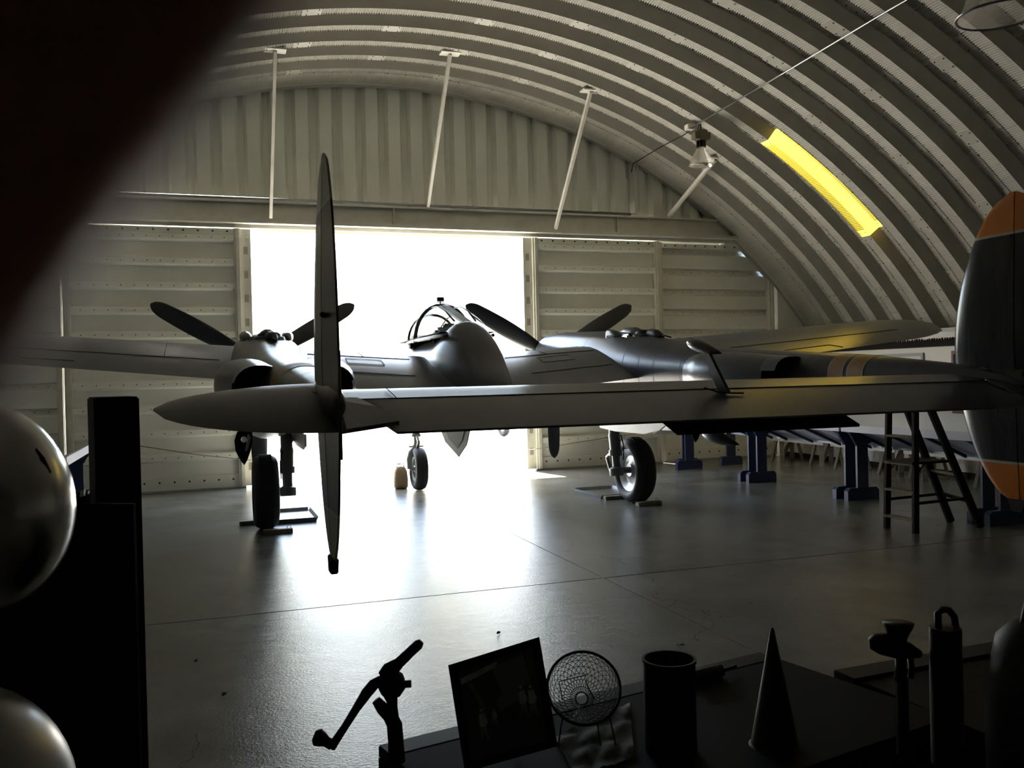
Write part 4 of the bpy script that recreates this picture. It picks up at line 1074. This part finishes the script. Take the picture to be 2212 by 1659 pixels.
# wire basket
wb = thing('wire_basket', 'round black wire mesh basket on thin legs, its mouth tipped to the viewer', 'wire basket', onz(1270, 1595))
DB = 2.42; k_ = DB/FPX
cen = px(1261, 1485, DB)-Vector(wb.location); ra, rb = 78*k_, 70*k_
axn = (-CF*.80+CU*.60).normalized(); e1 = CR.copy(); e1 = (e1-axn*e1.dot(axn)).normalized(); e2 = axn.cross(e1)
RB = 79*k_
def bowl(u, v):   # u angle, v 0 rim .. 1 bottom
    a = v*math.pi/2*.98; r = RB*math.cos(a)**.85 if v < 1 else 0; return cen+(e1*math.cos(u)+e2*math.sin(u))*r-axn*(RB*.95*math.sin(a))
G().tube([bowl(2*math.pi*i/40, 0) for i in range(41)], 3.2*k_, 8).obj('rim', M_iron, wb, True)
gg = G()
for i in range(34):
    for sgn in (-1, 1):
        gg.tube([bowl(2*math.pi*i/34+sgn*v*1.25, v) for v in (0, .12, .25, .38, .5, .62, .75, .86, .95)], .75*k_, 3, False)
gg.obj('wire_mesh', M_iron, wb)
gg = G()
for v in (.15, .3, .45, .6, .72, .84, .93): gg.tube([bowl(2*math.pi*i/30, v) for i in range(31)], .7*k_, 4, False)
gg.obj('hoop_wires', M_iron, wb)
G().tube(PT(wb, [(1215, 1512), (1208, 1472), (1266, 1458), (1268, 1480), (1284, 1510)], DB-.01), 1.5*k_, 6).obj('bail_wire', M_iron, wb, True)
for x0, y0, x1, y1 in ((1316, 1545, 1330, 1577), (1290, 1560, 1297, 1590), (1215, 1550, 1205, 1590)):
    a = px(x0, y0, DB)-Vector(wb.location); b = px(x1, y1, DB)-Vector(wb.location); b.z = .018
    G().tube([a, b], 1.8*k_, 6).obj('leg', M_iron, wb, True)
# printed cloth under the basket
def cloth_mat():
    return mat('printed_cloth', (.10, .095, .085), .8, noise=.9, nscale=14, col2=(.012, .011, .011))
cl = thing('printed_cloth', 'crumpled pale printed cloth under the wire basket', 'cloth', onz(1320, 1590))
V = []; F = []; n1, n2 = 22, 16
c_ = [onz(1195, 1600), onz(1360, 1522), onz(1370, 1640), onz(1250, 1690)]
for i in range(n1+1):
    for j in range(n2+1):
        u = i/n1; v = j/n2; p = c_[0].lerp(c_[1], u).lerp(c_[3].lerp(c_[2], u), v)-Vector(cl.location)
        p.z = .004+.010*abs(math.sin(u*7+v*5))*abs(math.sin(v*9-u*3))+.004*random.random(); V.append(p)
for i in range(n1):
    for j in range(n2): a = i*(n2+1)+j; F.append((a, a+1, a+n2+2, a+n2+1))
mesh('cloth_sheet', V, F, cloth_mat(), cl, True)
# can, bottle, cone
def upright(name, label, cat, x, y, d, build):
    p = px(x, y, d); t = thing(name, label, cat, (p.x, p.y, TZ)); build(t, d/FPX, p); return t
def b_can(t, k, p):
    h = p.z-TZ; r = 56*k
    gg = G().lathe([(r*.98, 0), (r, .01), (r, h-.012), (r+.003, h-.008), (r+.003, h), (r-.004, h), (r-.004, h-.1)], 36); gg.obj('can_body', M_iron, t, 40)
    G().lathe([(.0005, .004), (r*.97, .004)], 36).obj('can_bottom', M_iron, t)
upright('metal_can', 'tall open black cylinder standing right of the wire basket', 'can', 1445, 1422, 2.42, b_can)
bt = thing('lying_bottle', 'dark tool with a thin tip lying on the table behind the cylinder', 'tool', onz(1540, 1478))
lo_ = Vector(bt.location)
a0 = onz(1490, 1480)-lo_+Vector((0, 0, .022)); a1 = onz(1556, 1462)-lo_+Vector((0, 0, .022)); a2 = onz(1560, 1461)-lo_+Vector((0, 0, .02)); a3 = onz(1590, 1448)-lo_+Vector((0, 0, .015))
G().tube([a0, a0.lerp(a1, .1), a1, a2], [.012, .022, .022, .008], 12).obj('handle', M_iron, bt, True); G().tube([a2, a3], .005, 6).obj('tip', M_iron, bt, True)
def b_cone(t, k, p):
    h = p.z-TZ; r = 50*k
    G().lathe([(.004, h), (.006, h-.006), (r, .004)], 36).obj('cone_shell', M_iron, t, 40); G().lathe([(r, .004), (r+.006, 0), (.0005, 0)], 36).obj('base_rim', M_iron, t)
upright('metal_cone', 'pointed dark cone standing on the table corner', 'cone', 1668, 1357, 2.44, b_cone)
# meat grinder and flask on the right table
mg = thing('meat_grinder', 'dark cast iron meat grinder with round hopper on the right table', 'meat grinder', (px(1955, 1460, 2.36).x, px(1955, 1460, 2.36).y, TZ))
km = 2.36/FPX
G().tube(PT(mg, [(1940, 1345), (1940, 1352), (1938, 1372), (1938, 1392)], 2.36), [33*km, 30*km, 22*km, 18*km], 18).obj('hopper', M_iron, mg, True)
G().tube(PT(mg, [(1882, 1376), (1890, 1385), (1905, 1390), (1935, 1400), (1962, 1405), (1988, 1413)], 2.36), [8*km, 20*km, 24*km, 22*km, 18*km, 8*km], 16).obj('barrel', M_iron, mg, True)
G().tube(PT(mg, [(1946, 1410), (1946, 1440), (1944, 1470)], 2.36)+[], [13*km, 12*km, 14*km], 10).obj('stand', M_iron, mg, True)
G().tube(PT(mg, [(1966, 1415), (1969, 1440), (1967, 1465)], 2.36), [7*km, 6*km, 6*km], 8).obj('clamp_screw', M_iron, mg, True)
pbt = PT(mg, [(1948, 1470)], 2.36)[0]; G().tube([(pbt.x, pbt.y, max(pbt.z, .02)+.01), (pbt.x, pbt.y, 0)], .017, 10).obj('base', M_iron, mg)
def b_flask(t, k, p):
    h = p.z-TZ; r = 33*k
    G().lathe([(r, 0), (r*1.02, h*.5), (r*.98, h-.022), (r*1.0, h-.02), (r*.98, h-.004), (.0005, h)], 28).obj('flask_body', M_iron, t, 40)
    hz = h
    G().tube([(-.022, 0, hz-.01), (-.024, 0, hz+.035), (-.008, 0, hz+.043), (.012, 0, hz+.04), (.03, 0, hz+.02), (.034, 0, hz-.01)], .009, 8).obj('carry_handle', M_iron, t, True)
upright('insulated_flask', 'tall dark flask with a carry handle on the right table', 'flask', 2042, 1352, 2.30, b_flask)
ob = thing('round_canister', 'large dark rounded canister cut off by the lower right edge', 'canister', (px(2245, 1500, 2.1).x, px(2245, 1500, 2.1).y, TZ-.01))
hc = px(2245, 1330, 2.1).z-TZ
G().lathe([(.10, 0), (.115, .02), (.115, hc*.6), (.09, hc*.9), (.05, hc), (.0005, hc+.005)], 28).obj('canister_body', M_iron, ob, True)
G().tube([(-.05, 0, hc*.95), (-.03, 0, hc+.05), (.03, 0, hc+.05), (.05, 0, hc*.95)], .008, 8).obj('lid_handle', M_iron, ob, True)

# ------------------------------------------------------------------ the photographer's hand, one finger over the lens
def skin_mat():
    mt = bpy.data.materials.new('skin'); mt.use_nodes = True; b = mt.node_tree.nodes['Principled BSDF']
    b.inputs['Base Color'].default_value = (.40, .21, .155, 1); b.inputs['Roughness'].default_value = .5
    b.inputs['Subsurface Weight'].default_value = .2; b.inputs['Subsurface Radius'].default_value = (.012, .004, .002); b.inputs['Subsurface Scale'].default_value = 1.0
    return mt
hand = thing('person', 'out of focus finger of the person taking the picture, covering the upper left', 'person', CO+CR*(-.03)+CU*.03+CF*.03)
ho = Vector(hand.location)
def cm(x, y, z): return CO+CR*(x*.001)+CU*(y*.001)+CF*(z*.001)-ho     # millimetres right, up, forward of the lens
V = []; E_ = []; Rd = []
def chain(pts, rad, start=None):
    prev = start
    for p, r in zip(pts, rad):
        V.append(cm(*p)); Rd.append(r*.001)
        if prev is not None: E_.append((prev, len(V)-1))
        prev = len(V)-1
    return prev
palm = chain([(-25, 62, 8)], [17]); knu = chain([(-10, 58, 14)], [12], palm)
chain([(-2, 37, 20), (-7.4, 23, 24), (-12.9, 15.1, 26), (-18.1, 9.4, 26.5), (-21.9, 3.0, 26.5), (-23.8, -3.2, 26)], [8.8, 8.2, 8, 8, 7.8, 6.4], knu)
k2 = chain([(-26, 50, 22)], [12], palm); chain([(-34, 36, 30), (-42, 24, 30), (-46, 14, 26)], [8.6, 8, 6.8], k2)
k3 = chain([(-38, 54, 20)], [11], palm); chain([(-50, 42, 28), (-58, 30, 26), (-60, 20, 20)], [8.2, 7.6, 6.4], k3)
k4 = chain([(-46, 62, 14)], [9.5], palm); chain([(-60, 54, 20), (-68, 46, 18), (-70, 38, 14)], [7, 6.4, 5.4], k4)
k5 = chain([(-14, 66, -10)], [12], palm); chain([(-6, 54, -26), (-10, 40, -34), (-14, 30, -36)], [9.5, 8.6, 7], k5)
chain([(-40, 82, -10), (-70, 110, -50), (-120, 90, -130), (-170, 0, -230)], [20, 22, 28, 36], palm)
me = bpy.data.meshes.new('hand'); me.from_pydata([tuple(v) for v in V], E_, []); me.update()
hobj = link(bpy.data.objects.new('hand', me), hand)
mk = hobj.modifiers.new('skin', 'SKIN'); mk.use_smooth_shade = True
for i, sv in enumerate(me.skin_vertices[0].data):
    sv.radius = (Rd[i], Rd[i]); sv.use_root = (i == 0)
ss = hobj.modifiers.new('sub', 'SUBSURF'); ss.levels = 2; ss.render_levels = 2
me.materials.append(skin_mat())
